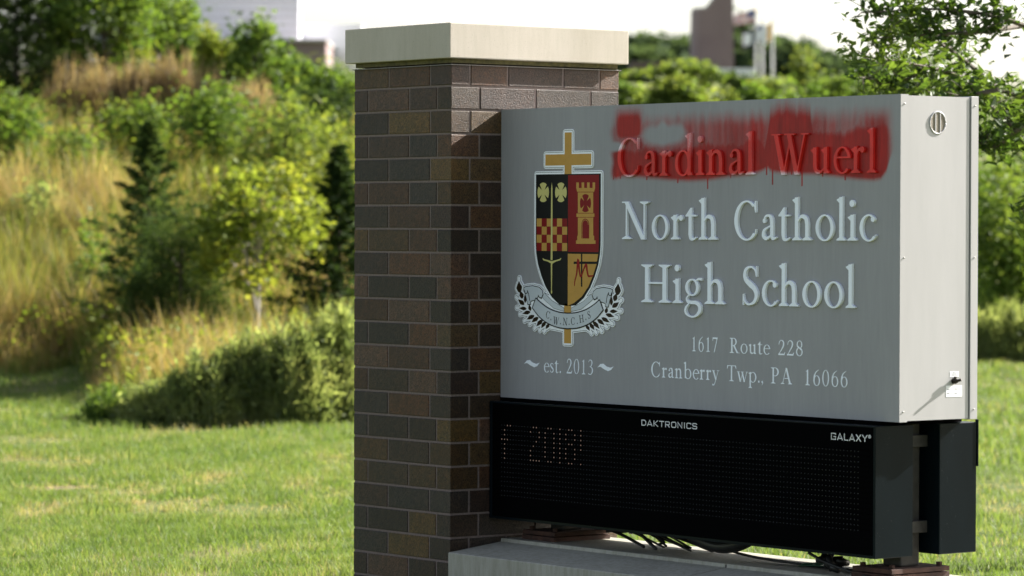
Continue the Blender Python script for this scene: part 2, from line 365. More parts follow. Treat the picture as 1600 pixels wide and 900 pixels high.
# ------------------------------------------------------------------ lettering (serif), cap height 1
def GL():
    sw, th, xh, asc, desc = .125, .045, .64, 1.08, -.36
    g = {}
    def stem(x, y0, y1, w=sw): return [[(x - w / 2, y0), (x + w / 2, y0), (x + w / 2, y1), (x - w / 2, y1)]]
    def foot(x, y=0, w=.33, s=sw, up=1, l=1, r=1):
        a, b = x - w / 2 * l - (0 if l else s / 2), x + w / 2 * r + (0 if r else s / 2)
        return [[(a, y), (b, y), (b, y + .028 * up), (x + s / 2, y + .085 * up), (x - s / 2, y + .085 * up), (a, y + .028 * up)]]
    def flag(x, y, w=sw): return [[(x - w / 2 - .10, y - .075), (x - w / 2 - .09, y - .055), (x + w / 2, y + .015), (x + w / 2, y - .14), (x - w / 2, y - .15)]]
    def arc(cx, cy, rx, ry, tx, ty, a0=0, a1=360, n=30):
        o = []; tt = [R(a0 + (a1 - a0) * k / n) for k in range(n + 1)]
        for p, q in zip(tt, tt[1:]):
            o.append([(cx + rx * math.cos(p), cy + ry * math.sin(p)), (cx + rx * math.cos(q), cy + ry * math.sin(q)),
                      (cx + (rx - tx) * math.cos(q), cy + (ry - ty) * math.sin(q)), (cx + (rx - tx) * math.cos(p), cy + (ry - ty) * math.sin(p))])
        return o
    def st(pts, w, n=6):
        c = curve(pts, n); ws = np.interp(np.linspace(0, len(pts) - 1, len(c)), range(len(pts)), w if not np.isscalar(w) else [w] * len(pts)); return strip(c, list(ws))
    def ln(a, b, w): # diagonal with horizontal ends
        return [[(a[0] - w / 2, a[1]), (a[0] + w / 2, a[1]), (b[0] + w / 2, b[1]), (b[0] - w / 2, b[1])]]
    D = lambda x, y, r: [disc((x, y), r)]
    g['l'] = (.36, stem(.18, 0, asc) + flag(.18, asc) + foot(.18))
    g['i'] = (.36, stem(.18, 0, xh) + flag(.18, xh) + foot(.18) + D(.17, .92, .088))
    arch = lambda x: st([(x + .03, .46), (x + .13, .575), (x + .24, .60), (x + .35, .54), (x + .39, .40)], [.03, .06, .10, .125, .125])
    g['n'] = (.80, stem(.18, 0, xh) + flag(.18, xh) + foot(.18) + arch(.18) + stem(.57, 0, .42) + foot(.57))
    g['h'] = (.80, stem(.18, 0, asc) + flag(.18, asc) + foot(.18) + arch(.18) + stem(.57, 0, .42) + foot(.57))
    g['r'] = (.54, stem(.18, 0, xh) + flag(.18, xh) + foot(.18) + st([(.21, .44), (.29, .56), (.39, .58)], [.03, .06, .09]) + D(.42, .565, .078))
    g['o'] = (.76, arc(.38, .315, .335, .335, .115, .04))
    g['c'] = (.62, arc(.37, .315, .33, .335, .115, .04, 62, 318) + D(.52, .53, .07) + st([(.60, .11), (.62, .14)], .035))
    g['e'] = (.63, arc(.36, .315, .32, .335, .11, .04, 10, 318) + [[(.08, .36), (.675, .36), (.675, .405), (.08, .405)]])
    g['a'] = (.62, st([(.12, .50), (.19, .60), (.30, .625), (.40, .57), (.43, .44)], [.05, .05, .06, .11, .12]) + D(.14, .49, .06) + stem(.43, .10, .45, .12)
              + st([(.42, .375), (.27, .32), (.13, .24), (.11, .12), (.19, .045), (.30, .06), (.42, .14)], [.035, .04, .08, .12, .10, .06, .04]) + st([(.43, .12), (.46, .045), (.56, .05), (.60, .08)], [.11, .09, .05, .03]))
    g['t'] = (.48, stem(.20, .12, .70) + [[(.02, .60), (.44, .60), (.44, .645), (.02, .645)], [(.03, .64), (.265, .64), (.265, .83), (.22, .83)]] + st([(.20, .14), (.23, .04), (.33, .01), (.45, .06)], [.125, .11, .06, .03]))
    g['u'] = (.80, stem(.18, .2, xh) + flag(.18, xh) + stem(.58, .05, xh) + flag(.58, xh) + st([(.18, .22), (.21, .09), (.32, .035), (.44, .06), (.56, .16)], [.125, .125, .09, .05, .03]) + [[(.52, 0), (.72, 0), (.72, .03), (.645, .10), (.52, .10)]])
    g['d'] = (.80, arc(.35, .315, .31, .335, .115, .04, 20, 340) + stem(.60, .03, asc) + flag(.60, asc) + [[(.54, 0), (.74, 0), (.74, .03), (.66, .10), (.54, .10)]])
    g['b'] = (.80, arc(.43, .315, .33, .335, .115, .04, -160, 160) + stem(.18, .03, asc) + flag(.18, asc))
    g['p'] = (.82, arc(.43, .315, .34, .335, .115, .04, -160, 160) + stem(.18, desc, xh) + flag(.18, xh) + foot(.18, desc))
    g['g'] = (.72, arc(.32, .42, .25, .225, .10, .04) + st([(.46, .60), (.56, .64), (.68, .635)], [.03, .06, .07]) + st([(.20, .22), (.12, .13), (.17, .05), (.30, .03)], [.03, .05, .08, .09])
              + st([(.28, .03), (.48, .02), (.60, -.07), (.58, -.22), (.42, -.335), (.22, -.33), (.09, -.24), (.09, -.12), (.20, -.01)], [.09, .10, .11, .10, .05, .04, .07, .07, .04]))
    g['s'] = (.52, st([(.43, .48), (.40, .57), (.28, .615), (.15, .57), (.12, .47), (.22, .37), (.36, .28), (.43, .17), (.36, .06), (.23, .025), (.12, .07), (.08, .18)], [.02, .04, .045, .08, .10, .11, .11, .10, .08, .045, .04, .02]))
    g['w'] = (1.05, ln((.12, .61), (.34, -.01), .13) + ln((.56, .61), (.34, -.01), .045) + ln((.50, .61), (.72, -.01), .13) + ln((.94, .61), (.72, -.01), .045)
              + [[(.0, .61), (.28, .61), (.28, .64), (.0, .64)], [(.38, .61), (.66, .61), (.66, .64), (.38, .64)], [(.84, .61), (1.05, .61), (1.05, .64), (.84, .64)]])
    g['y'] = (.70, ln((.13, .61), (.37, .03), .13) + ln((.58, .61), (.34, -.02), .045) + st([(.35, .02), (.27, -.17), (.18, -.30), (.09, -.30)], [.05, .05, .05, .05]) + D(.08, -.28, .06) + [[(.0, .61), (.28, .61), (.28, .64), (.0, .64)], [(.46, .61), (.70, .61), (.70, .64), (.46, .64)]])
    g['.'] = (.27, D(.12, .06, .075)); g[','] = (.27, D(.12, .06, .07) + st([(.17, .05), (.16, -.06), (.08, -.15)], [.06, .04, .02]))
    g['H'] = (1.16, stem(.25, 0, 1, .135) + stem(.91, 0, 1, .135) + [[(.2, .49), (.96, .49), (.96, .54), (.2, .54)]] + sum([foot(x, y, .42, .135, u) for x in (.25, .91) for y, u in ((0, 1), (1, -1))], []))
    g['N'] = (1.16, stem(.20, 0, 1, .05) + stem(.94, 0, 1, .05) + ln((.19, 1), (.90, -.01), .17) + foot(.20, 0, .36, .05) + foot(.94, 1, .36, .05, -1) + [[(.02, 1), (.2, 1), (.2, .965), (.02, .965)]])
    g['C'] = (1.03, arc(.53, .495, .48, .515, .135, .045, 48, 318) + [[(.86, 1.0), (.895, 1.0), (.905, .70), (.87, .70), (.82, .86)], [(.85, .12), (.89, .17), (.905, .28), (.88, .28)]])
    g['S'] = (.72, st([(.58, .74), (.55, .88), (.45, .96), (.33, .975), (.19, .91), (.14, .77), (.20, .64), (.36, .53), (.52, .42), (.59, .26), (.52, .10), (.37, .025), (.22, .04), (.12, .14), (.09, .29)], [.02, .04, .05, .05, .09, .11, .13, .15, .14, .12, .09, .05, .05, .04, .02]) + [[(.575, 1), (.61, 1), (.61, .73), (.58, .73)], [(.07, 0), (.105, 0), (.105, .28), (.07, .28)]])
    g['W'] = (1.48, ln((.19, 1), (.50, -.02), .16) + ln((.80, 1), (.50, -.02), .05) + ln((.70, 1), (1.01, -.02), .16) + ln((1.31, 1), (1.01, -.02), .05) + [[(.02, .965), (.38, .965), (.38, 1), (.02, 1)], [(.52, .965), (.92, .965), (.92, 1), (.52, 1)], [(1.17, .965), (1.46, .965), (1.46, 1), (1.17, 1)]])
    g['R'] = (1.0, stem(.25, 0, 1, .135) + foot(.25, 0, .42, .135) + foot(.25, 1, .42, .135, -1, 1, 0) + arc(.42, .745, .31, .255, .13, .045, -90, 90) + [[(.25, .955), (.43, .955), (.43, 1), (.25, 1)], [(.25, .49), (.43, .49), (.43, .535), (.25, .535)]] + ln((.45, .51), (.80, 0), .16) + [[(.72, 0), (.99, 0), (.99, .03), (.74, .05)]])
    g['P'] = (.88, stem(.25, 0, 1, .135) + foot(.25, 0, .42, .135) + foot(.25, 1, .42, .135, -1, 1, 0) + arc(.42, .725, .34, .275, .13, .045, -90, 90) + [[(.25, .955), (.43, .955), (.43, 1), (.25, 1)], [(.25, .45), (.43, .45), (.43, .495), (.25, .495)]])
    g['T'] = (.95, stem(.47, 0, 1, .135) + foot(.47, 0, .42, .135) + [[(.05, .955), (.90, .955), (.90, 1), (.05, 1)], [(.05, 1), (.02, .78), (.05, .78), (.14, .955)], [(.90, 1), (.93, .78), (.90, .78), (.81, .955)]])
    g['A'] = (1.06, ln((.50, 1.01), (.86, 0), .15) + ln((.50, 1.01), (.17, 0), .05) + [[(.27, .33), (.75, .33), (.75, .375), (.27, .375)]] + foot(.17, 0, .32, .05) + foot(.86, 0, .36, .15))
    g['0'] = (.74, arc(.37, .495, .30, .51, .105, .035)); g['1'] = (.74, stem(.37, 0, .9, .12) + foot(.37, 0, .40, .12) + [[(.20, .85), (.43, 1.0), (.43, .82), (.31, .86), (.20, .83)]])
    g['2'] = (.74, st([(.11, .70), (.17, .88), (.33, .97), (.51, .88), (.54, .70), (.45, .50), (.10, .04)], [.05, .05, .05, .10, .12, .10, .04]) + [[(.06, 0), (.62, 0), (.68, .20), (.64, .20), (.57, .10), (.06, .10)]])
    g['3'] = (.74, st([(.12, .82), (.22, .95), (.36, .97), (.48, .88), (.49, .73), (.38, .57), (.24, .52)], [.04, .05, .06, .11, .11, .06, .03]) + st([(.26, .53), (.44, .48), (.55, .34), (.52, .16), (.38, .03), (.22, .02), (.10, .07)], [.03, .07, .12, .12, .07, .05, .08]))
    g['6'] = (.74, arc(.38, .315, .29, .33, .105, .04) + st([(.145, .32), (.17, .58), (.30, .82), (.56, .99)], [.11, .11, .07, .03]))
    g['7'] = (.74, ln((.60, .97), (.26, 0), .085) + [[(.08, .985), (.64, .985), (.64, .95), (.60, .88), (.14, .88), (.10, .76), (.06, .76)]])
    g['8'] = (.74, arc(.38, .74, .25, .26, .085, .04) + arc(.37, .265, .295, .285, .10, .04) + st([(.22, .62), (.38, .51), (.54, .40)], .10))
    return g
G = GL()
def layout(txt, x0, x1, track=.05):
    xs = [a for ch in txt for a, _ in [G.get(ch, (.3, 0))]]
    lo = min(p[0] for q in G[txt[0]][1] for p in q); last = G[txt[-1]]; hi = max(p[0] for q in last[1] for p in q)
    tot = sum(xs[:-1]) + track * (len(txt) - 1) + hi - lo; s = (x1 - x0) / tot
    o = []; x = x0 - lo * s
    for ch, a in zip(txt, xs): o.append((ch, x, s)); x += (a + track) * s
    return o
def write(words, z, h, y, depth, parent, name='letter', m=None, grid=0, paintfn=None, track=.05, bold=0, joined=None):
    allp = []
    for txt, x0, x1 in words:
        for ch, x, s in layout(txt, x0, x1, track):
            polys = [[(x + a * s, z + b * h) for a, b in p] for p in G[ch][1]]
            if joined is not None: allp += polys
            else:
                # keep stem weight when the word is set narrower
                solid(name, polys, y, depth, m or M_letter, parent, grid, paintfn)
    if joined is not None: return solid(joined, allp, y, depth, m or M_letter, parent)

# squared sans lettering for the display maker's marks
SANS = {
 'D': (.8, [[(.1, 0), (.1, 1)], [(.1, .93), (.5, .93), (.7, .75), (.7, .25), (.5, .07), (.1, .07)]]), 'A': (.85, [[(.04, 0), (.40, .97), (.78, 0)], [(.2, .27), (.62, .27)]]),
 'K': (.8, [[(.1, 0), (.1, 1)], [(.68, 1), (.2, .5), (.72, 0)]]), 'T': (.75, [[(.02, .93), (.72, .93)], [(.37, 0), (.37, .93)]]),
 'R': (.8, [[(.1, 0), (.1, .93), (.6, .93), (.68, .8), (.68, .55), (.6, .42), (.1, .42)], [(.42, .42), (.7, 0)]]), 'O': (.85, [[(.1, .2), (.1, .8), (.22, .93), (.63, .93), (.75, .8), (.75, .2), (.63, .07), (.22, .07), (.1, .2)]]),
 'N': (.85, [[(.1, 0), (.1, .95), (.7, .05), (.7, 1)]]), 'I': (.28, [[(.13, 0), (.13, 1)]]), 'C': (.78, [[(.7, .72), (.7, .85), (.6, .93), (.2, .93), (.1, .83), (.1, .17), (.2, .07), (.6, .07), (.7, .15), (.7, .28)]]),
 'S': (.78, [[(.66, .75), (.66, .85), (.58, .93), (.18, .93), (.1, .85), (.1, .6), (.18, .52), (.6, .48), (.68, .4), (.68, .15), (.6, .07), (.16, .07), (.08, .15), (.08, .25)]]),
 'G': (.85, [[(.7, .75), (.7, .93), (.1, .93), (.1, .07), (.72, .07), (.72, .48), (.42, .48)]]), 'L': (.7, [[(.1, 1), (.1, .07), (.66, .07)]]), 'X': (.82, [[(.05, 1), (.75, 0)], [(.75, 1), (.05, 0)]]),
 'Y': (.8, [[(.03, 1), (.39, .45), (.75, 1)], [(.39, .45), (.39, 0)]])}
def sans(txt, x0, x1, z, h, y, parent, name='maker_name'):
    tot = sum(SANS[c][0] + .1 for c in txt) - .15; s = (x1 - x0) / tot; x = x0
    P = []
    for c in txt:
        for pl in SANS[c][1]:
            pts = [(x + a * s, z + b * h) for a, b in pl]; P += strip(pts, .14 * h)
            for q in pts[1:-1]: P.append(disc(q, .07 * h, 8))
        x += (SANS[c][0] + .1) * s
    return solid(name, P, y, .0012, M_print, parent), x

# ================================================================== SETTING: ground sheet
us = np.unique(np.concatenate([np.linspace(-1500, -60, 14), np.linspace(-60, -12, 16), np.linspace(-12, 12, 61), np.linspace(12, 60, 16), np.linspace(60, 1500, 14)]))
vs_ = np.unique(np.concatenate([np.linspace(-400, 0, 8), np.linspace(0, 30, 20), np.linspace(30, 70, 81), np.linspace(70, 400, 60), np.linspace(400, 2600, 14)]))
UU, VV = np.meshgrid(us, vs_); X = CAM[0] + UU * RH[0] + VV * FH[0]; Y = CAM[1] + UU * RH[1] + VV * FH[1]; Z = ground(X, Y)
n0, n1 = UU.shape; idx = np.arange(n0 * n1).reshape(n0, n1)
Fq = np.stack([idx[:-1, :-1], idx[:-1, 1:], idx[1:, 1:], idx[1:, :-1]], -1).reshape(-1, 4)
tag(mobj('ground', np.stack([X, Y, Z], -1).reshape(-1, 3), Fq, M_ground, smooth_=True), kind='structure')

# ================================================================== BRICK PILLAR
PX, PY = .7149, .9224
ZJ = 2.37                                                         # joint below the top course
C_ = .1016; JT = .0095; IN = .0254
pillar = thing('brick_pillar', (-PX / 2, PY / 2, 0), 'dark mottled brick pillar with a pale cast stone cap, left of the grey sign', 'pillar')
box('mortar_core', -PX + .0035, -.0035, .0035, PY - .0035, -.05, ZJ + .094, M_mortar, pillar)
PAL = [(.050, .046, .040), (.060, .055, .042), (.045, .045, .042), (.075, .055, .040), (.085, .072, .040), (.055, .048, .048), (.07, .06, .055), (.10, .075, .05), (.042, .042, .038), (.12, .10, .09), (.13, .115, .05), (.12, .08, .05), (.11, .10, .06), (.05, .055, .06)]
cache = {}
def brick(cx, cy, cz, lx, ly, lz, col):
    key = (round(lx, 3), round(ly, 3), round(lz, 3), random.randrange(2))
    if key not in cache:
        V, F = boxVF(-lx / 2, lx / 2, -ly / 2, ly / 2, -lz / 2, lz / 2, .0022)
        me = bpy.data.meshes.new('brick'); me.from_pydata([tuple(c + random.uniform(-.0004, .0004) for c in v) for v in V], [], F); me.materials.append(M_brick); cache[key] = me
    o = bpy.data.objects.new('brick', cache[key]); COL.objects.link(o); o.parent = pillar
    o.location = Vector((cx, cy, cz)) - BASE[pillar.name]; o.color = (*col, 1)
    o.rotation_euler = (random.uniform(-.002, .002), random.uniform(-.002, .002), random.choice((0, math.pi)) + random.uniform(-.002, .002)); return o
rear = []
for k in range(-1, 23):
    zt = ZJ - k * C_ - JT / 2 if k >= 0 else ZJ + .094; zb = ZJ - (k + 1) * C_ + JT / 2
    if k == -1: zb = ZJ + JT / 2
    zc, hz = (zt + zb) / 2, zt - zb
    A = (k % 2 != 0)
    fx = [0, 6 * IN, 18 * IN, PX] if A else [0, 4 * IN, 12 * IN, 24 * IN, PX]       # distances from the near corner along -x
    ry = [0, 4 * IN, 12 * IN, 24 * IN, 32 * IN, PY] if A else [0, 6 * IN, 18 * IN, 30 * IN, PY]
    d = .09
    j = JT / 2
    def col():
        c = np.array(random.choice(PAL)) * random.uniform(.85, 1.15) * .42
        if k == -1 and random.random() < .5: c = c * 1.15
        return tuple(c)
    # corner brick
    brick(-(fx[1] - j) / 2, (ry[1] - j) / 2, zc, fx[1] - j, ry[1] - j, hz, col())
    for a, b in zip(fx[1:], fx[2:]):
        bb = b if b == PX else b - j; brick(-(a + j + bb) / 2, d / 2, zc, bb - a - j, d, hz, col())
    for a, b in zip(ry[1:], ry[2:]):
        bb = b if b == PY else b - j; brick(-d / 2, (a + j + bb) / 2, zc, d, bb - a - j, hz, col())
    for a, b in zip([d] + [v for v in fx[1:-1] if v > d + .05], [v for v in fx[1:-1] if v > d + .05] + [PX]):
        rear.append(boxVF(-b + (j if b != PX else 0), -a - j, PY - d, PY, zb, zt, .002))
    for a, b in zip([d] + [v for v in ry[1:-1] if v > d + .05 and v < PY - d - .05], [v for v in ry[1:-1] if v > d + .05 and v < PY - d - .05] + [PY - d]):
        rear.append(boxVF(-PX, -PX + d, a + j, b - j, zb, zt, .002))
rb = tag(mobj('rear_bricks', *join(rear), M_brick, pillar), kind='stuff'); rb.color = (.055, .05, .045, 1)
ov = .0304
box('bed_board', -PX + .004, -.004, .004, PY - .004, ZJ + .098, ZJ + .117, M_recess, pillar)
V, F = boxVF(-PX - .008, .008, -.008, PY + .008, ZJ + .0945, ZJ + .0975); V = [(x, y, z - (.006 if (abs(x + PX / 2) > PX / 2) else 0)) for x, y, z in V]
mobj('flashing', V, F, M_flash, pillar)
bm = bmesh.new(); z0, z1 = ZJ + .117, ZJ + .2667
V, F = boxVF(-PX - ov, ov, -ov, PY + ov, z0, z1, .004)
cap = mobj('pillar_cap', V, F, M_cast, pillar)
a, b, c, d = -PX - ov + .006, ov - .006, -ov + .006, PY + ov - .006
mobj('cap_slope', [(a, c, z1 - .004), (b, c, z1 - .004), (b, d, z1 - .004), (a, d, z1 - .004), (a, c, z1 + .001), (b, c, z1 + .001), (b, d, z1 + .001), (a, d, z1 + .001), (-PX / 2, PY / 2, z1 + .05)],
     [[0, 3, 2, 1], [0, 1, 5, 4], [1, 2, 6, 5], [2, 3, 7, 6], [3, 0, 4, 7], [4, 5, 8], [5, 6, 8], [6, 7, 8], [7, 4, 8]], M_cast, cap)

# ================================================================== CONCRETE BASE under the sign
base = thing('concrete_base', (1.3, .475, 0), 'stepped grey concrete plinth under the sign, butting against the brick pillar', 'plinth')
prof = [(-.014, -.05), (-.014, .3775), (-.010, .381), (.268, .4135), (.2695, .428), (.680, .428), (.6815, .4135), (.960, .381), (.964, .3775), (.964, -.05)]
def slab(x0, x1):
    n = len(prof); V = [(x0, y, z) for y, z in prof] + [(x1, y, z) for y, z in prof]
    F = [[i, i + n, (i + 1) % n + n, (i + 1) % n] for i in range(n)] + [list(range(n)), [i + n for i in range(n)][::-1]]
    F = [f[::-1] for f in F]; return mobj('stone_block', V, F, M_slab, base)
slab(.006, 1.475); slab(1.485, 2.62)
pj = [(y * .992 + .004, z - .0035) for y, z in prof]; nj = len(pj)
mobj('joint_sealant', [(1.4745, y, z) for y, z in pj] + [(1.4855, y, z) for y, z in pj], [[i, (i + 1) % nj, (i + 1) % nj + nj, i + nj] for i in range(nj)], M_cable, base)

# ================================================================== SIGN CABINET
SX, SY0, SY1, SZ0, SZ1 = 2.4695, .2693, .6815, 1.0362, 2.2738
sign = thing('school_sign', (SX / 2, .475, SZ0), 'grey box sign of a Catholic high school, its top name sprayed over with red paint', 'sign')
# paint density on the panel, traced as soft shapes
K8 = 3.404
def w8(zx, zy):
    p = on(930 + zx / K8, 150 + zy / K8, 1, SY0); return p[0], p[2]
def tr(pts): a = np.array([w8(*p) for p in pts]); return a[:, 0], a[:, 1]
BOT = tr([(85, 440), (110, 441), (150, 428), (210, 428), (300, 437), (400, 447), (500, 452), (600, 447), (700, 430), (800, 420), (870, 405), (900, 392), (915, 378), (930, 395), (950, 403), (1000, 410), (1100, 414), (1200, 417), (1300, 430), (1400, 443), (1480, 448), (1520, 440), (1550, 400), (1570, 330), (1585, 300)])
STR = tr([(85, 305), (130, 295), (255, 285), (350, 292), (450, 290), (500, 270), (600, 262), (700, 262), (800, 235), (880, 222), (902, 262), (915, 190), (932, 105), (1000, 92), (1100, 92), (1143, 105), (1160, 185), (1250, 205), (1350, 195), (1450, 170), (1550, 150), (1585, 200)])
XL = w8(92, 300)[0]; XR = w8(1572, 300)[0]; ZT = w8(800, 60)[1]
BLK = (*w8(100, 75), *w8(255, 240)); HOLE = (*w8(360, 205), .155, .048)
_g = np.random.default_rng(3); _sx = _g.uniform(0, 1, 512)
def vstreak(x, f): 
    t = x * f; i = int(math.floor(t)); u = t - i; u = u * u * (3 - 2 * u); return _sx[i % 512] * (1 - u) + _sx[(i + 1) % 512] * u
DR = [(598, 440, 492), (943, 390, 470), (1100, 395, 478), (97, 420, 447), (134, 400, 440), (440, 430, 462), (1045, 395, 420), (1210, 405, 432), (720, 420, 437), (912, 330, 420), (1330, 425, 450), (275, 425, 447)]
DRW = [(w8(a, b)[0], w8(a, b)[1], w8(a, c)[1]) for a, b, c in DR]
def sm(a, b, x):
    t = min(1, max(0, (x - a) / (b - a))); return t * t * (3 - 2 * t)
def paint(x, z):
    if x < XL - .08 or x > XR + .06: return 0.0
    side = sm(XL - .025, XL + .025, x + .02 * (vstreak(z, 25) - .5)) * (1 - sm(XR - .045, XR + .03, x))
    zb = np.interp(x, *BOT); zs = np.interp(x, *STR) + .022 * (vstreak(x, 18) - .5) + .012 * (vstreak(x + 9, 80) - .5)
    low = sm(zb - .014, zb + .022, z)
    d = 1 - sm(zs - .045, zs + .065, z)
    haze = (.32 + .30 * vstreak(x, 9) + .16 * vstreak(x + 3, 60)) * (1 - sm(ZT - .07, ZT + .012, z + .02 * vstreak(x, 40)))
    x0, zt, x1, zl = BLK
    blk = sm(x0 - .02, x0 + .05, x) * (1 - sm(x1 - .045, x1 + .02, x)) * (1 - sm(zt - .06, zt + .03, z)) * sm(zl - .025, zl + .045, z)
    v = max(d, haze, blk)
    r = math.hypot((x - HOLE[0]) / HOLE[2], (z - HOLE[1]) / HOLE[3]) + .5 * (vstreak(x, 26) - .5) * (1 if z > HOLE[1] else .3); v *= sm(.6, 1.25, r) if z > zs - .05 else 1
    r2 = math.hypot((x - (XL + .01)) / .07, (z - w8(100, 270)[1]) / .022); v *= sm(.5, 1.3, r2)
    v = v * side * low
    for dx, za, zc in DRW:
        if abs(x - dx) < .005 and zc < z < za: v = max(v, .95 * (1 - sm(.0015, .0045, abs(x - dx))))
    return float(v)
gx = np.unique(np.concatenate([[0.0], np.linspace(.70, 2.44, 498), [SX]])); gz = np.unique(np.concatenate([[SZ0], np.linspace(1.88, 2.262, 110), [SZ1]]))
GX, GZ = np.meshgrid(gx, gz); a0, a1 = GX.shape; idx = np.arange(a0 * a1).reshape(a0, a1)
FV = np.stack([GX, np.full_like(GX, SY0), GZ], -1).reshape(-1, 3); FF = np.stack([idx[:-1, :-1], idx[:-1, 1:], idx[1:, 1:], idx[1:, :-1]], -1).reshape(-1, 4).tolist()
pv = [paint(a, c) for a, _, c in FV]
nb = len(FV)                                                      # folded edge of the face pan
rim = [(0, SZ0), (SX, SZ0), (SX, SZ1), (0, SZ1)]
FV = FV.tolist() + [(a, SY0, c) for a, c in rim] + [(a, SY0 + .0403, c) for a, c in rim] 
FF += [[nb + i, nb + 4 + i, nb + 4 + (i + 1) % 4, nb + (i + 1) % 4] for i in range(4)]
M_faces = [M_face, M_end]
fp = mobj('front_panel', FV, FF, M_faces, sign, attrs={'paint': pv + [0] * 8})
for p in fp.data.polygons[-4:]: p.material_index = 1
fp.data.update()
box('rear_panel', .0, SX, SY1 - .0403, SY1, SZ0, SZ1, M_end, sign, .0015)
body = box('cabinet_body', .003, SX - .004, SY0 + .042, SY1 - .0465, SZ0 + .004, SZ1 - .004, M_end, sign)
for (y, z) in [(SY0 + .02, 2.238), (SY0 + .02, 1.657), (SY0 + .02, 1.075), (SY1 - .02, 2.238), (SY1 - .02, 1.657), (SY1 - .02, 1.075)]:
    V, F = tubeVF([(SX + .0005, y, z), (SX + .0022, y, z), (SX + .003, y, z)], [.003, .003, .0015], 10); mobj('screw', V, F, M_zinc, sign)
# vent
vy, vz, vr = .4659, 2.1693, .0415
xe = SX - .004
vent = mobj('vent', *tubeVF([(xe - .003, vy, vz), (xe + .001, vy, vz)], [vr * .93, vr * .93], 32), M_mesh, sign)
tor = []
for k in range(41):
    an = 2 * math.pi * k / 40; tor.append((xe + .0005, vy + vr * math.cos(an), vz + vr * math.sin(an)))
mobj('vent_ring', *tubeVF(tor, .0033, 8), M_end, vent, True)
for dy in (-.0125, .0125): mobj('vent_bar', *boxVF(xe + .0012, xe + .0030, vy + dy - .0022, vy + dy + .0022, vz - vr * .93, vz + vr * .93), M_end, vent)
# lock and stickers
lk = mobj('lock', *tubeVF([(xe, .557, 1.186), (xe + .012, .557, 1.186), (xe + .020, .557, 1.186)], [.012, .0115, .007], 14), M_lock, sign)
mobj('key', *tubeVF([(xe + .016, .557, 1.186), (xe + .026, .562, 1.189), (xe + .033, .566, 1.192)], [.006, .0055, .006], 8), M_lock, lk)
mobj('key_wing', *boxVF(xe + .010, xe + .018, .550, .556, 1.186, 1.203), M_lock, lk)
s1 = box('sticker', xe, xe + .0008, .5367, .5846, 1.2012, 1.2225, M_sticker, sign)
s2 = box('sticker', xe, xe + .0008, .5167, .6022, 1.1249, 1.1686, M_sticker, sign)
for i, (a, b) in enumerate(((.552, .568), (.548, .573), (.545, .578))): mobj('print_line', *boxVF(xe + .0009, xe + .0012, a, b, 1.2175 - i * .005, 1.2187 - i * .005), M_ink, s1)
for yy in (.521, .562):
    for zz in (1.155, 1.139):
        mobj('print_line', *boxVF(xe + .0009, xe + .0012, yy, yy + .012, zz - .0012, zz + .0012), M_ink, s2)
        mobj('print_line', *boxVF(xe + .0009, xe + .0012, yy + .013, yy + .033, zz - .0003, zz + .0003), M_ink, s2)

# raised lettering
CH = .1545; YF = SY0 - .0006
def stand(words, z, h, p=None, grid=0): write(words, z, h, YF, .011, sign, 'letter', M_letter, grid, p)
stand([('Cardinal', .8032, 1.6533), ('Wuerl', 1.7523, 2.347)], 1.979, .157, paint, .009)
stand([('North', .8336, 1.4295), ('Catholic', 1.5348, 2.3487)], 1.7205, CH)
stand([('High', .9588, 1.4769), ('School', 1.587, 2.233)], 1.4630, CH)
# flat vinyl lettering
SMW = [(('1617', 1.2695, 1.397), ('Route', 1.5051 - .0, 1.7404), ('228', 1.7878, 1.9289)), 1.2705, .060], \
      [(('Cranberry', 1.0128, 1.4367), ('Twp.,', 1.4826, 1.6985), ('PA', 1.7453, 1.8686), ('16066', 1.9448, 2.1843)), 1.158, .063], \
      [(('est.', .3036, .4189), ('2013', .4579, .6339)), 1.1535, .063]
SMW[0][0] = (('1617', 1.2695, 1.4255), ('Route', 1.4985, 1.7404), ('228', 1.7878, 1.9289))
for words, z, h in SMW:
    for wd in words: write([wd], z, h, YF, .0008, sign, m=M_letter, joined='printed_word', track=.06)
for sx in (.1655, .6625):
    pts = [(0, -.002), (.02, .013), (.04, .015), (.062, .004), (.085, 0), (.108, .006), (.09, -.010), (.07, -.015), (.045, -.008), (.02, .002)]
    solid('swash', [[(sx + a, 1.187 + b) for a, b in pts]], YF, .0008, M_letter, sign)

# ---- crest
def q1(zx, zy): p = on(780 + zx / 4.0909, 180 + zy / 4.0909, 1, SY0 - .003); return (p[0], p[2])
def q2(zx, zy): p = on(780 + zx / 4.0909, 380 + zy / 4.0909, 1, SY0 - .003); return (p[0], p[2])
def q6(zx, zy): p = on(780 + zx / 6, 410 + zy / 6, 1, SY0 - .003); return (p[0], p[2])
def rect(q, a, b, c, d): return [q(a, b), q(c, b), q(c, d), q(a, d)]
xc = q1(443.5, 300)[0]
def sy(pts): return pts + [(2 * xc - a, b) for a, b in pts[::-1]]
zt_, wS = q1(445, 376)[1], .2185
shieldL = [(xc - wS, zt_)] + [(xc - wS * f, q2(0, y)[1]) for f, y in ((1.0, 0), (.985, 60), (.93, 130), (.825, 200), (.69, 270), (.495, 335), (.255, 382))]
shield = shieldL + [(xc, q2(445, 402)[1])] + [(2 * xc - a, b) for a, b in shieldL[::-1]]
cw = .0235
cz = [q1(444, 110)[1], q1(444, 250)[1], q1(444, 322)[1]]
cz[1] = q1(444, 249)[1]; cz[2] = q1(444, 320)[1]; aw = .1545
bar = [(xc - cw, cz[0]), (xc + cw, cz[0]), (xc + cw, zt_), (xc - cw, zt_)]
arm = [(xc - aw, cz[1]), (xc + aw, cz[1]), (xc + aw, cz[2]), (xc - aw, cz[2])]
